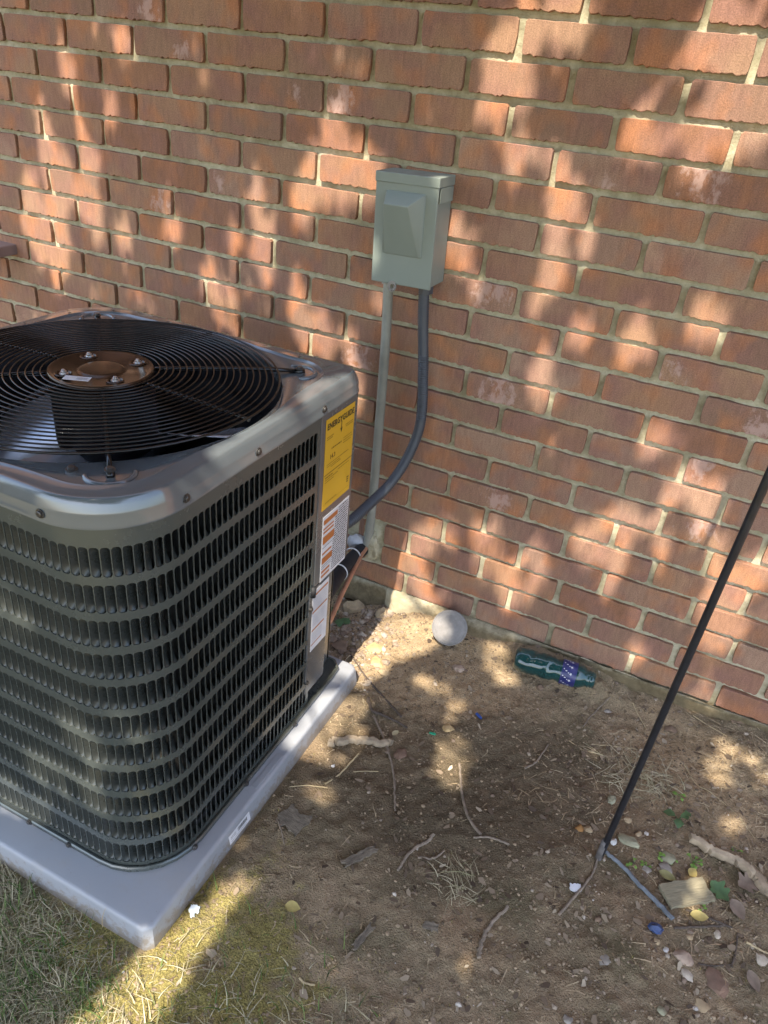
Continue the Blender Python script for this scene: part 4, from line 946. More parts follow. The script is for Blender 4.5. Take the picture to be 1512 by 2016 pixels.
stone((1.8410,-0.6459,0.0000), .012, .010, .008, 'pale', 'tiny white pebble touching the large pinkish stone', 34)
stone((1.7596,-0.4932,0.0000), .010, .010, .008, 'tan', 'tiny tan pebble among the seedlings', 35)
stone((1.4614,-0.1019,0.0000), .022, .020, .014, 'brown', 'grey brown clod in front of the bottle', 36)
stone((1.6289,-0.0857,0.0000), .022, .016, .012, 'grey', 'small grey stone right of the bottle mouth', 37)
stone((1.7729,-0.0649,0.0000), .034, .020, .014, 'brown', 'flat brown stone right of the pole by the wall', 38)
stone((1.8546,0.0350,0.0000), .075, .045, .04, 'brown', 'crumbly brown clod of earth at the foot of the wall', 39, cat='clod')
stone((1.9111,0.0224,0.0000), .055, .04, .03, 'brown', 'smaller brown clod of earth right of the crumbly one', 40, cat='clod')
stone((0.9936,-0.1560,0.0000), .030, .024, .018, 'pale', 'pale pebble behind the pad at the edge of the shade', 41)
stone((1.0381,0.0138,0.0200), .040, .025, .022, 'pale', 'pale broken mortar piece on the sunlit wall foot', 42)
# scraps
def flakes():
    r = np.random.default_rng(81); P = np.stack([r.uniform(.95, 2.2, 3600), r.uniform(-1.6, -.02, 3600)], -1)
    P = P[~((P[:, 0] < 1.08) & (P[:, 1] < -.28))]; k = .25+.5*sstep(1.4, 1.7, P[:, 0])+.5*vnoise(P[:, 0], P[:, 1], 6, 82); P = P[r.uniform(0, 1, len(P)) < k]; N = len(P)
    V = []; F = []; zz_ = height(P[:, 0], P[:, 1])
    for i in range(N):
        L_ = r.uniform(.003, .010); W_ = L_*r.uniform(.25, .7); a = r.uniform(0, 2*PI); c, s_ = math.cos(a), math.sin(a); b = len(V); tl = r.uniform(-.35, .35); tw = r.uniform(-.35, .35)
        for x, y in ((-L_, -W_*.5), (-L_*.2, -W_), (L_, -W_*.2), (L_*.8, W_*.7), (-L_*.5, W_)):
            V.append((P[i, 0]+x*c-y*s_, P[i, 1]+x*s_+y*c, zz_[i]+.0022+x*tl+y*tw))
        F.append((b, b+1, b+2, b+3, b+4))
    me = bpy.data.meshes.new('leaf_litter'); me.from_pydata(V, [], F); me.update()
    me.materials.append(island_mat('leaf_litter', ((0.0, (.07, .05, .035)), (.5, (.17, .125, .085)), (.85, (.28, .22, .15)), (1.0, (.40, .34, .25)))))
    o = obj('leaf_litter', me); o['kind'] = 'stuff'
flakes()
o = lump('blue_scrap', (*(1.8144,-0.6074,0.0000)[:2], H(*(1.8144,-0.6074,0.0000)[:2])+.006), (.0150, .0115, .007), 51, plain('blue_glass', (.035, .060, .15), .35, 0, .35, 60, .4), None, 2, 1.5); tag(o, 'deep blue glassy scrap on the soil below the blue grey stick', 'scrap')
def chip(name, p, w_, d_, t, rot, mat, label, cat, seed=0, tilt=0.05, grain=0.0):
    jag = .03 if name == 'wood_board' else .13; r = random.Random(seed); m = MB(); n = 12; top = []; bot = []
    edge = []
    for i in range(n): edge.append((-w_/2+w_*i/(n-1), -d_/2+r.uniform(-1, 1)*d_*jag))
    for i in range(3): edge.append((w_/2+r.uniform(-1, 1)*w_*jag*1.1, -d_/2+d_*(i+1)/4))
    for i in range(n): edge.append((w_/2-w_*i/(n-1), d_/2+r.uniform(-1, 1)*d_*jag))
    for i in range(3): edge.append((-w_/2+r.uniform(-1, 1)*w_*jag*1.1, d_/2-d_*(i+1)/4))
    m.rings([[(x, y, 0) for x, y in edge], [(x, y, t) for x, y in edge]], cap0=True, cap1=True)
    o = obj(name, m.mesh(name), mat, None, (p[0], p[1], H(p[0], p[1])+.003), (tilt, tilt*.6, rot)); return tag(o, label, cat)
k = NT('split_wood', .85); co = k.coord('Object', (12, 90, 40)); f = k.noise(co, 3.0, 5, .7); k.color(k.ramp(f, (.3, (.17, .15, .095)), (.7, (.30, .265, .175)))); k.bump(f, .6, .002); M_WOOD = k.m
k = NT('old_bark', .9); co = k.coord('Object', (30, 90, 40)); f = k.noise(co, 2.0, 5, .7); k.color(k.ramp(f, (.3, (.06, .050, .038)), (.7, (.23, .19, .14)))); k.bump(f, .9, .003); M_OLDB = k.m
BANG = math.atan2((1.8994,-0.4693,0.0000)[1]-(1.8142,-0.5374,0.0000)[1], (1.8994,-0.4693,0.0000)[0]-(1.8142,-0.5374,0.0000)[0])
chip('wood_board', (1.8567,-0.5058,0.0000),   .094, .046, .008, BANG, M_WOOD, 'small split wooden board lying on the soil by the branch', 'board', 1, .03)
chip('bark_piece', (1.1349,-0.7329,0.0000), .050, .044, .005, -.15, M_OLDB, 'square weathered bark piece near the right edge of the pad', 'bark', 2, .08)
chip('bark_piece', (1.2827,-0.7396,0.0000), .070, .014, .005, 1.0, M_OLDB, 'long rough bark strip in the middle left of the bare soil', 'bark', 3, .04)
chip('bark_piece', (1.3592,-0.8674,0.0000), .052, .010, .005, 1.35, M_OLDB, 'narrow bark strip lower down toward the mossy ground', 'bark', 4, .04)
chip('bark_piece', (1.4561,-0.7980,0.0000), .026, .014, .004, .3, M_OLDB, 'small dark bark flake in the lower middle of the soil', 'bark', 5, .1)
chip('white_scrap', (1.6666,-0.5998,0.0000), .020, .013, .004, .5, plain('white_paper', (.62, .63, .66), .6), 'small white paper scrap beside the bent brown twig', 'scrap', 6, .15)
chip('green_scrap', (1.2870,-0.3872,0.0000), .013, .004, .003, .2, plain('green_plastic', (.02, .30, .17), .4), 'tiny bright green plastic bit left of the yellow stone', 'scrap', 7)
chip('blue_wire_bit', (1.3609,-0.2828,0.0000), .018, .005, .004, -.5, plain('blue_plastic', (.03, .08, .30), .4), 'tiny blue plastic bit above the oval sunlit patch', 'scrap', 8)
chip('foam_scrap', (1.0806,-0.9705,0.0000), .016, .012, .004, .4, plain('white_foam', (.60, .66, .68), .6), 'pale foam scrap on the moss by the pad corner', 'scrap', 9, .2)
chip('foam_scrap', (1.0827,-0.9787,0.0000), .012, .007, .003, -.8, plain('white_foam_flake', (.55, .62, .64), .6), 'slim pale foam flake just below the other foam scrap', 'scrap', 10, .2)
# leaves
def leaf(p, L_, W_, rot, mat, label, lobes=0, tilt=(.15, .1), lift=.006, curl=.25):
    m = MB(); n = 11; V = []
    for i in range(n):
        t = i/(n-1); wd = W_/2*math.sin(PI*t**0.85)**0.8
        if lobes: wd *= 1+0.38*math.cos(t*lobes*2*PI)
        z = curl*L_*((t-.5)**2)
        V += [(L_*(t-.5), -wd, z+wd*.35), (L_*(t-.5), 0, z), (L_*(t-.5), wd, z+wd*.35)]
    F = []
    for i in range(n-1):
        for j in range(2): F.append((3*i+j, 3*i+j+1, 3*i+j+4, 3*i+j+3))
    m.add(V, F); o = obj('leaf', smooth(m.mesh('leaf')), mat, None, (p[0], p[1], H(p[0], p[1])+lift), (tilt[0], tilt[1], rot)); tag(o, label, 'leaf', 'fallen leaves'); return o
LG = plain('leaf_green', (.060, .115, .045), .5, 0, .3, 60); LY = plain('leaf_yellow', (.36, .29, .10), .6, 0, .25, 60); LBR = plain('leaf_brown', (.18, .135, .10), .7, 0, .3, 60)
leaf((1.9133,-0.4698,0.0000), .044, .034, -.6, LG, 'green lobed leaf beside the right end of the wooden board', 3)
leaf((1.8828,-0.5441,0.0000), .036, .020, .4, LY, 'bright yellow leaf below the wooden board')
leaf((1.8622,-0.4542,0.0000), .026, .018, 1.2, LY, 'yellow brown leaf above the wooden board')
leaf((1.8187,-0.4881,0.0000), .034, .018, .0, plain('leaf_olive', (.20, .18, .07), .6, 0, .3, 60), 'olive leaf just above the left end of the wooden board')
leaf((1.2256,-0.8830,0.0000), .028, .020, .3, LY, 'pale yellow leaf on the soil at the lower left')
leaf((1.9611,-0.4255,0.0000), .050, .036, .8, LBR, 'grey brown withered leaf under the tan branch', 3)
leaf((1.9468,-0.4944,0.0000), .040, .026, -.9, LBR, 'curled brown leaf right of the yellow leaf')
leaf((1.9810,-0.6191,0.0000), .036, .020, -1.0, LBR, 'withered grey leaf right of the dark red shard')
leaf((1.2135,-0.4287,0.0000), .022, .012, 1.3, plain('leaf_buff', (.38, .33, .20), .6), 'buff leaf above the rusty brown flat stone')
# sprouts
def sprout(p, n, size, label, seed, spread=.02, mat=None):
    r = random.Random(seed); t = thing('sprout', label, 'plant', (p[0], p[1], H(p[0], p[1])), (0, 0, 0), 'small green sprouts in the soil')
    for i in range(n):
        a = r.uniform(0, 2*PI); d = r.uniform(.2, 1)*spread; h_ = r.uniform(.5, 1)*size*.6; L_ = size*r.uniform(.7, 1.1); e = Vector((d*math.cos(a), d*math.sin(a), h_))
        m = MB(); V = []
        for k2 in range(7):
            q = k2/6; wd = L_*.42*math.sin(PI*min(1, q*.93+.05))**.7*(1+.2*math.cos(q*12)); u = Vector((math.cos(a), math.sin(a), .15-.3*q)); s_ = Vector((-math.sin(a), math.cos(a), 0))
            c0 = e+u*(L_*q); V += [tuple(c0-s_*wd+Vector((0, 0, wd*.2))), tuple(c0), tuple(c0+s_*wd+Vector((0, 0, wd*.2)))]
        F = [(3*i2+j, 3*i2+j+1, 3*i2+j+4, 3*i2+j+3) for i2 in range(6) for j in range(2)]; m.add(V, F)
        m.tube([(0, 0, 0), tuple(e*.6+Vector((0, 0, h_*.2))), tuple(e)], .0007, 4)
        obj('sprout_leaf', smooth(m.mesh('sprout_leaf')), mat or LG, t)
LS = plain('seedling_green', (.16, .30, .055), .5, 0, .2, 60)
sprout((1.8214,-0.3415,0.0000), 4, .022, 'green leafy sprout growing to the right of the black pole', 1, .016)
sprout((0.8941,-0.1081,0.0000), 5, .034, 'dark green weed below the copper tube behind the unit', 2, .02)
sprout((1.7559,-0.4890,0.0000), 5, .008, 'seedlings with tiny round leaves between the stick and the grey stones', 3, .012, LS)
sprout((1.7979,-0.4505,0.0000), 5, .008, 'seedlings just left of the upper flat grey stone', 4, .010, LS)
sprout((1.8232,-0.4426,0.0000), 4, .008, 'seedlings just right of the upper flat grey stone', 5, .008, LS)
sprout((1.8626,-0.4230,0.0000), 7, .009, 'cluster of bright seedlings below the end of the tan branch', 6, .014, LS)
sprout((1.7794,-0.4833,0.0000), 4, .008, 'seedlings above the small grey stone', 7, .009, LS)
sprout((1.8886,-0.5210,0.0000), 3, .008, 'seedling under the lower edge of the wooden board', 8, .007, LS)
sprout((1.9391,-0.3545,0.0000), 3, .008, 'seedling right of the tan branch', 9, .008, LS)
sprout((1.8169,-0.2715,0.0000), 4, .010, 'yellow green sprig in the dry roots right of the pole', 10, .012, LS)
# dry tuft
def blades(N, place, hmin, hmax, wid, lean, mat, name, seed, segs=3, flat=0.0):
    r = np.random.default_rng(seed); P = place(r, N); N = len(P)
    hgt = r.uniform(hmin, hmax, N); a = r.uniform(0, 2*PI, N); ln = r.uniform(lean[0], lean[1], N)*hgt; up = hgt*np.sqrt(np.clip(1-(ln/hgt)**2, 0.02, 1))*(1-flat)
    ca, sa = np.cos(a), np.sin(a); wv = wid*r.uniform(.6, 1.3, N); z0 = height(P[:, 0], P[:, 1])
    cvx = r.uniform(-.6, .6, N)
    V = np.zeros((N, (segs+1)*2, 3)); F = []
    for i in range(segs+1):
        t = i/segs; f = t**1.5; w_ = wv*(1-t*.85)
        bend = a+cvx*t; bx_, by_ = np.cos(bend), np.sin(bend)
        cx = P[:, 0]+bx_*ln*f; cy = P[:, 1]+by_*ln*f; cz = z0-.002+up*(t-.25*t*t*(ln/hgt))+.004*flat
        V[:, 2*i] = np.stack([cx-sa*w_, cy+ca*w_, cz], -1); V[:, 2*i+1] = np.stack([cx+sa*w_, cy-ca*w_, cz+.0004], -1)
    b = np.arange(N)[:, None]*(segs+1)*2
    F = np.concatenate([np.concatenate([b+2*i, b+2*i+1, b+2*i+3, b+2*i+2], 1) for i in range(segs)])
    return np_mesh(name, V.reshape(-1, 3), F, mat, False)
def disc_place(c, rad):
    def f(r, N):
        q = r.uniform(0, 1, N)**.6*rad; t = r.uniform(0, 2*PI, N); return np.stack([c[0]+q*np.cos(t), c[1]+q*np.sin(t)], -1)
    return f
tc = (1.4734,-0.7004,0.0000)
tag(obj('dry_grass_tuft', blades(80, disc_place(tc, .045), .025, .06, .0009, (.8, .99), M_GRASSD, 'tuft', 61, 4, .7)), 'tuft of dry tan grass lying flat in the middle of the bare soil', 'grass tuft')
tc = (1.7192,-0.2565,0.0000)
tag(obj('straw_pile', blades(110, disc_place(tc, .075), .025, .07, .0010, (.85, .99), M_GRASSD, 'pile', 62, 4, .7)), 'heap of grey dry roots and straw left of the black pole', 'straw pile')
tc = (1.7801,-0.2606,0.0000)
tag(obj('dry_root_tuft', blades(60, disc_place(tc, .045), .03, .07, .0010, (.7, .98), M_GRASSD, 'roots', 63, 4, .5)), 'curly dry root tuft to the right of the black pole', 'grass tuft')

# ------------------------------------------------------------------ ground cover nobody could count
PADB = (0.29, 1.066, -1.075, -0.30)
def off_pad(P): return P[~((P[:, 0] > PADB[0]) & (P[:, 0] < PADB[1]) & (P[:, 1] > PADB[2]) & (P[:, 1] < PADB[3]))]
def scatter(dens, box=(.4, 2.25, -1.72, .0)):
    def f(r, N):
        P = np.stack([r.uniform(box[0], box[1], N), r.uniform(box[2], box[3], N)], -1); P = off_pad(P); return P[r.uniform(0, 1, len(P)) < dens(P[:, 0], P[:, 1])]
    return f
def lawn_d(x, y): return np.clip(zones(x, y)[0], 0, 1)
def dryl(x, y): return np.clip(lawn_d(x, y)*(0.5+1.3*(vnoise(x, y, 5, 71)+.5))+.10*sstep(-.9, -1.2, y), 0, 1)
GB = [((0.8156,-1.1138,0.0000), .07), ((0.8910,-1.1508,0.0000), .08), ((0.9189,-1.2157,0.0000), .07), ((1.0230,-1.1847,0.0000), .06), ((1.0458,-1.1387,0.0000), .035), ((0.8423,-1.0676,0.0000), .035), ((1.1448,-1.1191,0.0000), .03)]
def greenl(x, y):
    g_ = 0.04+0*x
    for c, r in GB: g_ = np.maximum(g_, sstep(r*1.3, r*.3, np.hypot(x-c[0], y-c[1])))
    return np.clip(g_*(.75+1.2*vnoise(x, y, 14, 72)), 0, 1)
o = obj('dry_grass', blades(60000, scatter(dryl, (.45, 1.45, -1.60, -.9)), .015, .055, .0010, (.65, .99), M_GRASSD, 'dry_grass', 64, 4, .35)); o['kind'] = 'stuff'
o = obj('green_grass', blades(26000, scatter(greenl, (.45, 1.45, -1.60, -.9)), .015, .05, .0010, (.2, .85), M_GRASSG, 'green_grass', 65, 4)); o['kind'] = 'stuff'
def mossd(x, y): return np.clip(zones(x, y)[2]*sstep(-.1, .3, vnoise(x, y, 17, 73)+.5*vnoise(x, y, 45, 77)), 0, 1)
o = obj('moss', blades(60000, scatter(mossd, (.95, 2.1, -1.6, -.55)), .003, .008, .0007, (.2, .9), M_MOSS, 'moss', 66, 1)); o['kind'] = 'stuff'
def strawd(x, y):
    a = .16+.75*sstep(1.42, 1.62, x)*sstep(-.8, -.5, y)+.35*sstep(-.35, -.1, y)*sstep(1.3, 1.5, x)+.35*sstep(1.3, 1.15, x)*sstep(-.7, -.5, y)
    a = a*(.35+1.3*sstep(-.15, .3, vnoise(x, y, 7, 74)))-.25*sstep(1.0, .5, np.hypot((x-1.38)/.36, (y+.55)/.3))
    return np.clip(a, .015, 1)
o = obj('straw', blades(17000, scatter(strawd), .004, .034, .0011, (.97, .995), M_STRAW, 'straw', 67, 2, .8)); o['kind'] = 'stuff'
def pebbles(N, dens, rmin, rmax, seed, name, box=(.4, 2.25, -1.72, .0)):
    r = np.random.default_rng(seed); P = scatter(dens, box)(r, N); N = len(P)
    bm = bmesh.new(); bmesh.ops.create_icosphere(bm, subdivisions=1, radius=1.0); bv = np.array([v.co[:] for v in bm.verts]); bf = np.array([[v.index for v in f.verts] for f in bm.faces]); bm.free()
    rad = rmin*(rmax/rmin)**(r.uniform(0, 1, N)**2.2)
    sc = np.stack([r.uniform(.75, 1.35, N), r.uniform(.6, 1.1, N), r.uniform(.45, .85, N)], -1)*rad[:, None]; a = r.uniform(0, 2*PI, N)
    jit = 1+r.uniform(-.30, .22, (N, len(bv), 1)); V = bv[None]*jit*sc[:, None]
    x = V[..., 0]*np.cos(a)[:, None]-V[..., 1]*np.sin(a)[:, None]; y = V[..., 0]*np.sin(a)[:, None]+V[..., 1]*np.cos(a)[:, None]
    V = np.stack([x+P[:, :1], y+P[:, 1:2], V[..., 2]+(height(P[:, 0], P[:, 1])+sc[:, 2]*.15)[:, None]], -1)
    F = (bf[None]+(np.arange(N)*len(bv))[:, None, None]).reshape(-1, 3)
    o = obj(name, np_mesh(name, V.reshape(-1, 3), F, M_PEB, False)); o['kind'] = 'stuff'
def pebd(x, y):
    back = sstep(1.12, .95, x)*sstep(-.45, -.2, y)
    return np.clip(.10+.9*back+.5*sstep(1.5, 1.75, x)*sstep(-.2, -.45, y)+.35*sstep(-.12, -.02, y)+.25*vnoise(x, y, 5, 75), .02, 1)
pebbles(7000, pebd, .0012, .0065, 68, 'gravel')
pebbles(1500, lambda x, y: np.clip(1.1*sstep(1.14, 1.0, x+.12*(y+.3))+.0*y, 0, 1), .0018, .0125, 70, 'gravel', (.84, 1.16, -.36, -.012))
def crumbd(x, y): return np.clip(.35+.5*vnoise(x, y, 4, 76)+.3*sstep(-.5, -.1, y), .05, 1)
M_PEB_OLD = M_PEB; M_PEB = island_mat('soil_crumb', ((0.0, (.11, .082, .052)), (.5, (.22, .165, .105)), (1.0, (.34, .26, .17))))
pebbles(110000, crumbd, .0009, .0042, 69, 'soil_crumbs'); M_PEB = M_PEB_OLD
def one_blade(p, h_, lean, label):
    m = MB(); V = []
    for i in range(6):
        t = i/5; V += [(lean[0]*t*t-.0011*(1-t*.8), lean[1]*t*t, h_*t), (lean[0]*t*t+.0011*(1-t*.8), lean[1]*t*t, h_*t)]
    m.add(V, [(2*i, 2*i+1, 2*i+3, 2*i+2) for i in range(5)]); tag(obj('grass_blade', m.mesh('blade'), M_STRAWT, None, p), label, 'grass blade')
one_blade((*(0.9652,-1.0677,0.0000)[:2], 0.0), .062, (.012, .004), 'single pale grass blade standing against the front of the pad')

# ------------------------------------------------------------------ shade tree behind the camera (its leaves throw the dappled shade)
U = Vector((0, 0, 1)).cross(SUN_TO).normalized(); Vv = SUN_TO.cross(U).normalized()
def uv(p): p = Vector(p); return p.dot(U), p.dot(Vv)
GAPS = [  # gaps between the leaf sprays: segment on the lit surface, half width in metres
    ((-0.0936,0.0000,1.0912), (-0.0805,0.0000,0.9741), 0.0220),
    ((-0.0467,0.0000,0.9663), (-0.0863,-0.0000,0.8922), 0.0280),
    ((-0.1726,0.0000,0.9183), (-0.2116,0.0000,0.8211), 0.0180),
    ((-0.0123,0.0000,0.9092), (0.0541,0.0000,0.8876), 0.0160),
    ((-0.2034,0.0000,0.7681), (-0.1032,0.0000,0.7982), 0.0160),
    ((-0.1223,0.0000,0.6917), (-0.1137,-0.0000,0.6862), 0.0100),
    ((0.0286,0.0000,1.0060), (0.0612,0.0000,0.9982), 0.0200),
    ((0.1241,0.0000,1.1628), (0.1264,0.0000,1.1196), 0.0110),
    ((-0.0039,0.0000,1.2155), (0.0071,0.0000,1.1844), 0.0100),
    ((0.1909,0.0000,1.2715), (0.1978,0.0000,1.2670), 0.0110),
    ((0.1245,0.0000,0.8353), (0.1547,0.0000,0.8780), 0.0100),
    ((0.2861,0.0000,0.8886), (0.3096,0.0000,0.8838), 0.0140),
    ((0.4781,0.0000,0.8812), (0.4855,0.0000,0.8764), 0.0180),
    ((0.5515,0.0000,0.9509), (0.5729,0.0000,0.9200), 0.0120),
    ((0.5443,0.0000,0.8685), (0.5516,0.0000,0.8639), 0.0140),
    ((0.4238,0.0000,0.8295), (0.3901,0.0000,0.7668), 0.0130),
    ((0.4525,0.0000,0.7595), (0.4752,0.0000,0.7319), 0.0200),
    ((0.5736,0.0000,0.8258), (0.5809,0.0000,0.8210), 0.0120),
    ((0.7634,0.0000,1.1421), (0.7262,0.0000,1.1427), 0.0160),
    ((0.7480,0.0000,1.0906), (0.8289,0.0000,1.0858), 0.0200),
    ((0.6810,0.0000,1.0033), (0.6878,0.0000,0.9989), 0.0140),
    ((0.7071,0.0000,0.7033), (0.7514,0.0000,0.6748), 0.0200),
    ((0.6753,0.0000,0.7842), (0.6826,0.0000,0.7795), 0.0120),
    ((0.8139,0.0000,0.6890), (0.8442,0.0000,0.5653), 0.0140),
    ((0.8909,0.0000,0.8150), (0.8978,0.0000,0.8105), 0.0120),
    ((1.1859,0.0000,1.4006), (1.1958,0.0000,1.3974), 0.0220),
    ((1.4585,0.0000,1.4195), (1.4429,0.0000,1.4046), 0.0260),
    ((1.5045,0.0000,1.3076), (1.5584,0.0000,1.2901), 0.0400),
    ((1.5577,0.0000,1.2673), (1.5628,0.0000,1.2640), 0.0260),
    ((1.1473,0.0000,1.3600), (1.1430,0.0000,1.3322), 0.0240),
    ((1.0869,0.0000,1.2870), (1.1410,0.0000,1.2916), 0.0230),
    ((1.4404,0.0000,1.3579), (1.4430,0.0000,1.3544), 0.0200),
    ((1.4906,0.0000,1.2288), (1.5239,0.0000,1.2166), 0.0210),
    ((1.3778,-0.0000,1.2243), (1.4017,0.0000,1.2188), 0.0180),
    ((1.2765,0.0000,1.0895), (1.2647,0.0000,1.0502), 0.0180),
    ((1.2602,0.0000,0.9460), (1.2659,0.0000,0.9440), 0.0210),
    ((1.0457,0.0000,1.0010), (1.0621,0.0000,0.9677), 0.0130),
    ((1.0876,0.0000,0.9513), (1.0932,0.0000,0.9153), 0.0130),
    ((1.3160,0.0000,1.0250), (1.3219,0.0000,1.0212), 0.0100),
    ((1.2235,0.0000,1.1504), (1.2293,0.0000,1.1467), 0.0170),
    ((1.1531,0.0000,1.1731), (1.1589,0.0000,1.1693), 0.0140),
    ((1.5736,0.0000,0.9466), (1.5793,0.0000,0.9429), 0.0180),
    ((1.4587,0.0000,0.8723), (1.4647,0.0000,0.8684), 0.0130),
    ((1.5508,0.0000,0.6569), (1.5572,0.0000,0.6528), 0.0140),
    ((1.2973,0.0000,0.7362), (1.2844,0.0000,0.7154), 0.0140),
    ((1.3464,0.0000,0.8426), (1.3495,0.0000,0.8379), 0.0110),
    ((1.6154,0.0000,0.5548), (1.6748,0.0000,0.5493), 0.0260),
    ((1.5641,0.0000,0.4598), (1.5708,0.0000,0.4555), 0.0160),
    ((1.5542,0.0000,0.4088), (1.5564,0.0000,0.3535), 0.0200),
    ((1.7466,0.0000,0.4123), (1.7532,0.0000,0.4081), 0.0180),
    ((1.7973,0.0000,0.4184), (1.8358,0.0000,0.4268), 0.0200),
    ((1.6263,0.0000,0.4146), (1.6330,0.0000,0.4103), 0.0140),
    ((1.4682,0.0000,0.3490), (1.4718,0.0000,0.3860), 0.0220),
    ((1.2177,0.0000,0.2867), (1.2555,0.0000,0.2624), 0.0190),
    ((1.3433,0.0000,0.2877), (1.3756,0.0000,0.2545), 0.0140),
    ((1.3008,0.0000,0.2332), (1.3364,0.0000,0.1844), 0.0180),
    ((1.1429,0.0000,0.2826), (1.1501,0.0000,0.2806), 0.0130),
    ((1.0720,0.0000,0.2290), (1.0463,0.0000,0.2004), 0.0220),
    ((1.0312,-0.0000,0.1374), (1.0247,0.0000,0.0584), 0.0200),
    ((1.0200,-0.0000,0.0303), (1.0450,0.0000,0.0142), 0.0300),
    ((1.1328,-0.0000,0.0423), (1.1033,-0.0000,0.0386), 0.0180),
    ((1.6167,0.0000,0.2305), (1.6239,0.0000,0.2259), 0.0140),
    ((1.7839,0.0000,0.2871), (1.8111,0.0000,0.2696), 0.0180),
    ((1.8214,0.0000,0.0639), (1.8273,0.0000,0.0636), 0.0130),
    ((1.6290,0.0000,0.1342), (1.6363,0.0000,0.1295), 0.0110),
    ((1.0501,-0.0412,0.0000), (1.0556,-0.1486,0.0000), 0.0517),
    ((1.0710,-0.0537,0.0000), (1.0380,-0.2170,0.0000), 0.0690),
    ((1.0205,-0.0000,0.1249), (1.0059,-0.0000,0.0157), 0.0400),
    ((1.0808,0.0000,0.0981), (1.1154,0.0000,0.0609), 0.0160),
    ((1.1387,-0.0366,0.0000), (1.0982,-0.1457,0.0000), 0.0437),
    ((1.0479,-0.2221,0.0000), (1.0490,-0.3074,0.0000), 0.0345),
    ((1.3280,-0.0620,0.0000), (1.3662,-0.1154,0.0000), 0.0184),
    ((1.1999,-0.2471,0.0000), (1.2916,-0.2422,0.0000), 0.0161),
    ((1.0810,-0.3683,0.0000), (1.0900,-0.3726,0.0000), 0.0149),
    ((1.3441,-0.4096,0.0000), (1.3598,-0.4646,0.0000), 0.0299),
    ((1.1327,-0.5492,0.0000), (1.1407,-0.6290,0.0000), 0.0230),
    ((1.1427,-0.4857,0.0000), (1.1510,-0.4893,0.0000), 0.0138),
    ((1.0661,-0.4878,0.0000), (1.0748,-0.4914,0.0000), 0.0126),
    ((1.8991,-0.0856,0.0000), (1.8712,-0.1522,0.0000), 0.0230),
    ((1.9716,-0.1104,0.0000), (1.9770,-0.1105,0.0000), 0.0207),
    ((1.9148,-0.3010,0.0000), (1.9172,-0.3065,0.0000), 0.0138),
    ((1.8723,-0.4785,0.0000), (1.8791,-0.5263,0.0000), 0.0080),
    ((1.1180,-0.8925,0.0000), (1.1127,-0.9601,0.0000), 0.0184),
    ((1.1085,-0.9829,0.0000), (1.1019,-1.0545,0.0000), 0.0299),
    ((1.0947,-1.0584,0.0000), (1.1040,-1.1411,0.0000), 0.0345),
    ((1.0954,-1.1539,0.0000), (1.0769,-1.1880,0.0000), 0.0345),
    ((1.0624,-0.3652,0.0450), (1.0663,-0.5367,0.0450), 0.0230),
    ((1.0548,-0.5602,0.0450), (1.0565,-0.5838,0.0450), 0.0138),
    ((0.7741,-0.9965,0.2488), (0.8251,-0.9965,0.2165), 0.0230),
    ((0.7795,-0.9965,0.5249), (0.8339,-0.9965,0.4904), 0.0184),
    ((0.8671,-0.9965,0.3923), (0.9045,-0.9965,0.3685), 0.0207),
    ((0.9746,-0.9965,0.5183), (0.9953,-0.9965,0.4995), 0.0184),
    ((0.6928,-0.9965,0.0957), (0.7513,-0.9965,0.0771), 0.0161),
    ((0.8926,-0.9965,0.2201), (0.9026,-0.9965,0.2138), 0.0184),
    ((0.9589,-0.9965,0.4712), (0.9769,-0.9965,0.5000), 0.0207),
    ((0.9775,-0.9965,0.4296), (0.9820,-0.9965,0.4268), 0.0207),
    ((0.8133,-0.9965,0.4397), (0.8329,-0.9965,0.4596), 0.0161),
]
GA = np.array([[*uv(a), *uv(b), r] for a, b, r in GAPS])
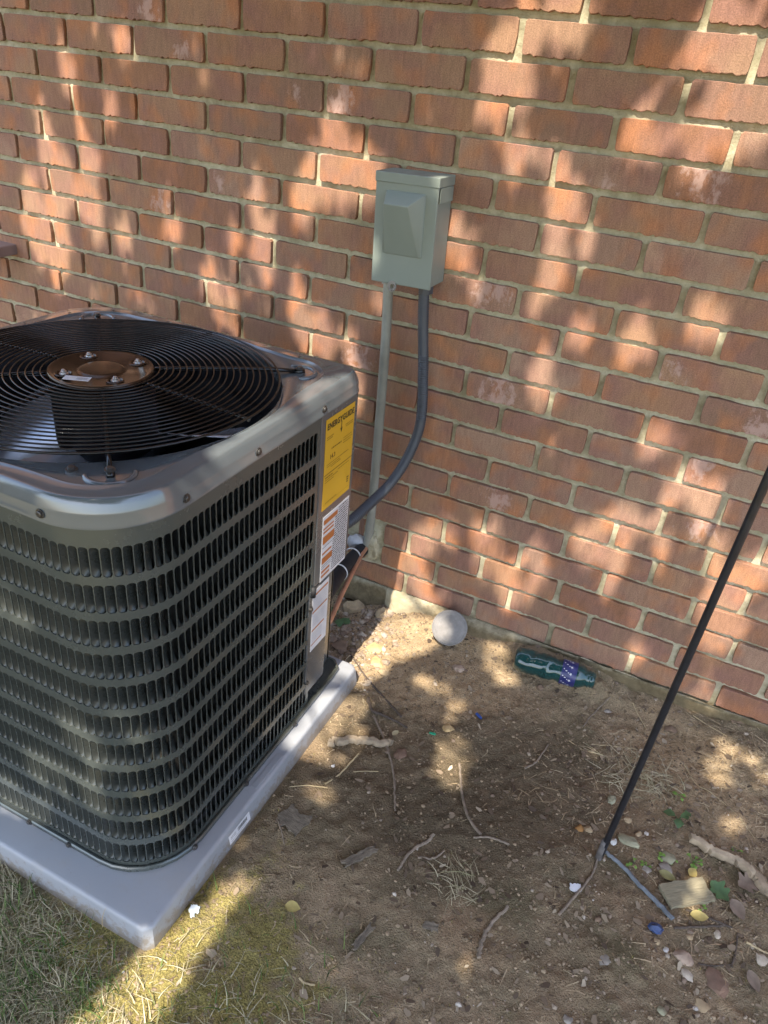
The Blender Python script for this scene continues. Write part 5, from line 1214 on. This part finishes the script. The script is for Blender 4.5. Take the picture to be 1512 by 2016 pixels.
def tree():
    t = thing('shade_tree', 'leafy tree standing behind the viewer whose leaves dapple the wall', 'tree', (-1.9, -3.9, 0))
    B = Vector((-1.9, -3.9, 0)); m = MB()
    m.tube([Vector((0, 0, -.1)), Vector((0.02, .02, 1.2)), Vector((.10, .0, 2.4)), Vector((.25, .05, 3.4)), Vector((.4, .1, 4.6))], [.24, .17, .14, .11, .05], 14); obj('trunk', m.mesh('trunk', True), M_BARK, t)
    rr = random.Random(5)
    for i in range(9):
        z0 = 2.6+i*.2; q = (z0-2.4)/2.2; st = Vector((.12+.25*q, 0, z0)); tgt = Vector((rr.uniform(1.0, 5.0), rr.uniform(-.8, 1.5), 3.2+rr.uniform(0, 1.5)))
        m = MB(); m.tube(curve_pts([st, st.lerp(tgt, .4)+Vector((0, 0, .35)), tgt], 6), [.05*(1-k/14)+.008 for k in range(13)], 8); obj('limb', m.mesh('limb', True), M_BARK, t)
    for i in range(26):
        u0_, v0_ = uv((rr.uniform(-.2, 2.3), rr.uniform(-.9, 0), rr.uniform(0, 1.3))); d0 = rr.uniform(2.9, 4.4); an = rr.uniform(0, PI); m = MB()
        def at(x, y): return U*(u0_+x*math.cos(an)-y*math.sin(an))+Vv*(v0_+x*math.sin(an)+y*math.cos(an))+SUN_TO*d0-B
        L_ = rr.uniform(.35, .7); bow = rr.uniform(-.1, .1); pts_ = [at(L_*(q/6-.5), bow*(1-(q/3-1)**2)) for q in range(7)]
        m.tube(curve_pts(pts_, 4), [.0075*(1-k_/34) for k_ in range(25)], 5)
        for q in range(5):
            x0_ = L_*(rr.uniform(.1, .9)-.5); y0_ = bow*(1-(2*x0_/L_)**2); s_ = rr.choice((-1, 1)); l_ = rr.uniform(.08, .22)
            m.tube([at(x0_, y0_), at(x0_+l_*.5, y0_+s_*l_*.4), at(x0_+l_*.9, y0_+s_*l_*.9)], [.0045, .0035, .0018], 4)
        obj('branch', m.mesh('branch', True), M_BARK, t)
    r = np.random.default_rng(77); N = 95000
    # leaf cloud: a slanting layer above and behind the viewer, along the sun's rays onto the scene
    u = r.uniform(-1.5, 2.2, N); v = r.uniform(-1.15, 1.75, N)
    u0, v0 = uv((1.0, -.5, .5)); u = u+u0-.3; v = v+v0-.25
    d = r.uniform(2.8, 4.6, N)
    size = r.uniform(.020, .036, N)
    keep = np.ones(N, bool)
    for (a0, a1, b0, b1, rad) in GA:
        dx, dy = b0-a0, b1-a1; L2_ = dx*dx+dy*dy+1e-12; tt = np.clip(((u-a0)*dx+(v-a1)*dy)/L2_, 0, 1)
        keep &= np.hypot(u-a0-tt*dx, v-a1-tt*dy) > (rad+size*.75)*(1+(.9*vnoise(u, v, 17, 95)+.7*vnoise(u, v, 40, 96))*(1 if rad < .028 else .35))
    keep &= r.uniform(0, 1, N) < np.clip(1.02+0.9*vnoise(u, v, 3.0, 91)+.8*vnoise(u, v, 8, 92)+1.2*vnoise(u, v, 20, 93)+.8*vnoise(u, v, 45, 94), .40, 1)
    u, v, d, size = u[keep], v[keep], d[keep], size[keep]; N = len(u)
    Uv, Vn, Sn = np.array(U), np.array(Vv), np.array(SUN_TO)
    c = u[:, None]*Uv+v[:, None]*Vn
    # c is the point of the ray in the plane through the origin square to the sun
    P = c+d[:, None]*Sn
    a = r.uniform(0, 2*PI, N); e1 = Uv*np.cos(a)[:, None]+Vn*np.sin(a)[:, None]; e2 = -Uv*np.sin(a)[:, None]+Vn*np.cos(a)[:, None]
    e1 = e1+Sn*r.uniform(-.5, .5, N)[:, None]; e2 = e2+Sn*r.uniform(-.5, .5, N)[:, None]
    s1 = size[:, None]; s2 = size[:, None]*.62
    V = np.stack([P-e1*s1, P-e1*s1*.1+e2*s2, P+e1*s1, P-e1*s1*.1-e2*s2], 1)-np.array(B)
    F = np.arange(N*4).reshape(-1, 4)
    o = obj('crown', np_mesh('crown', V.reshape(-1, 3), F, M_LEAF), None, t)
tree()
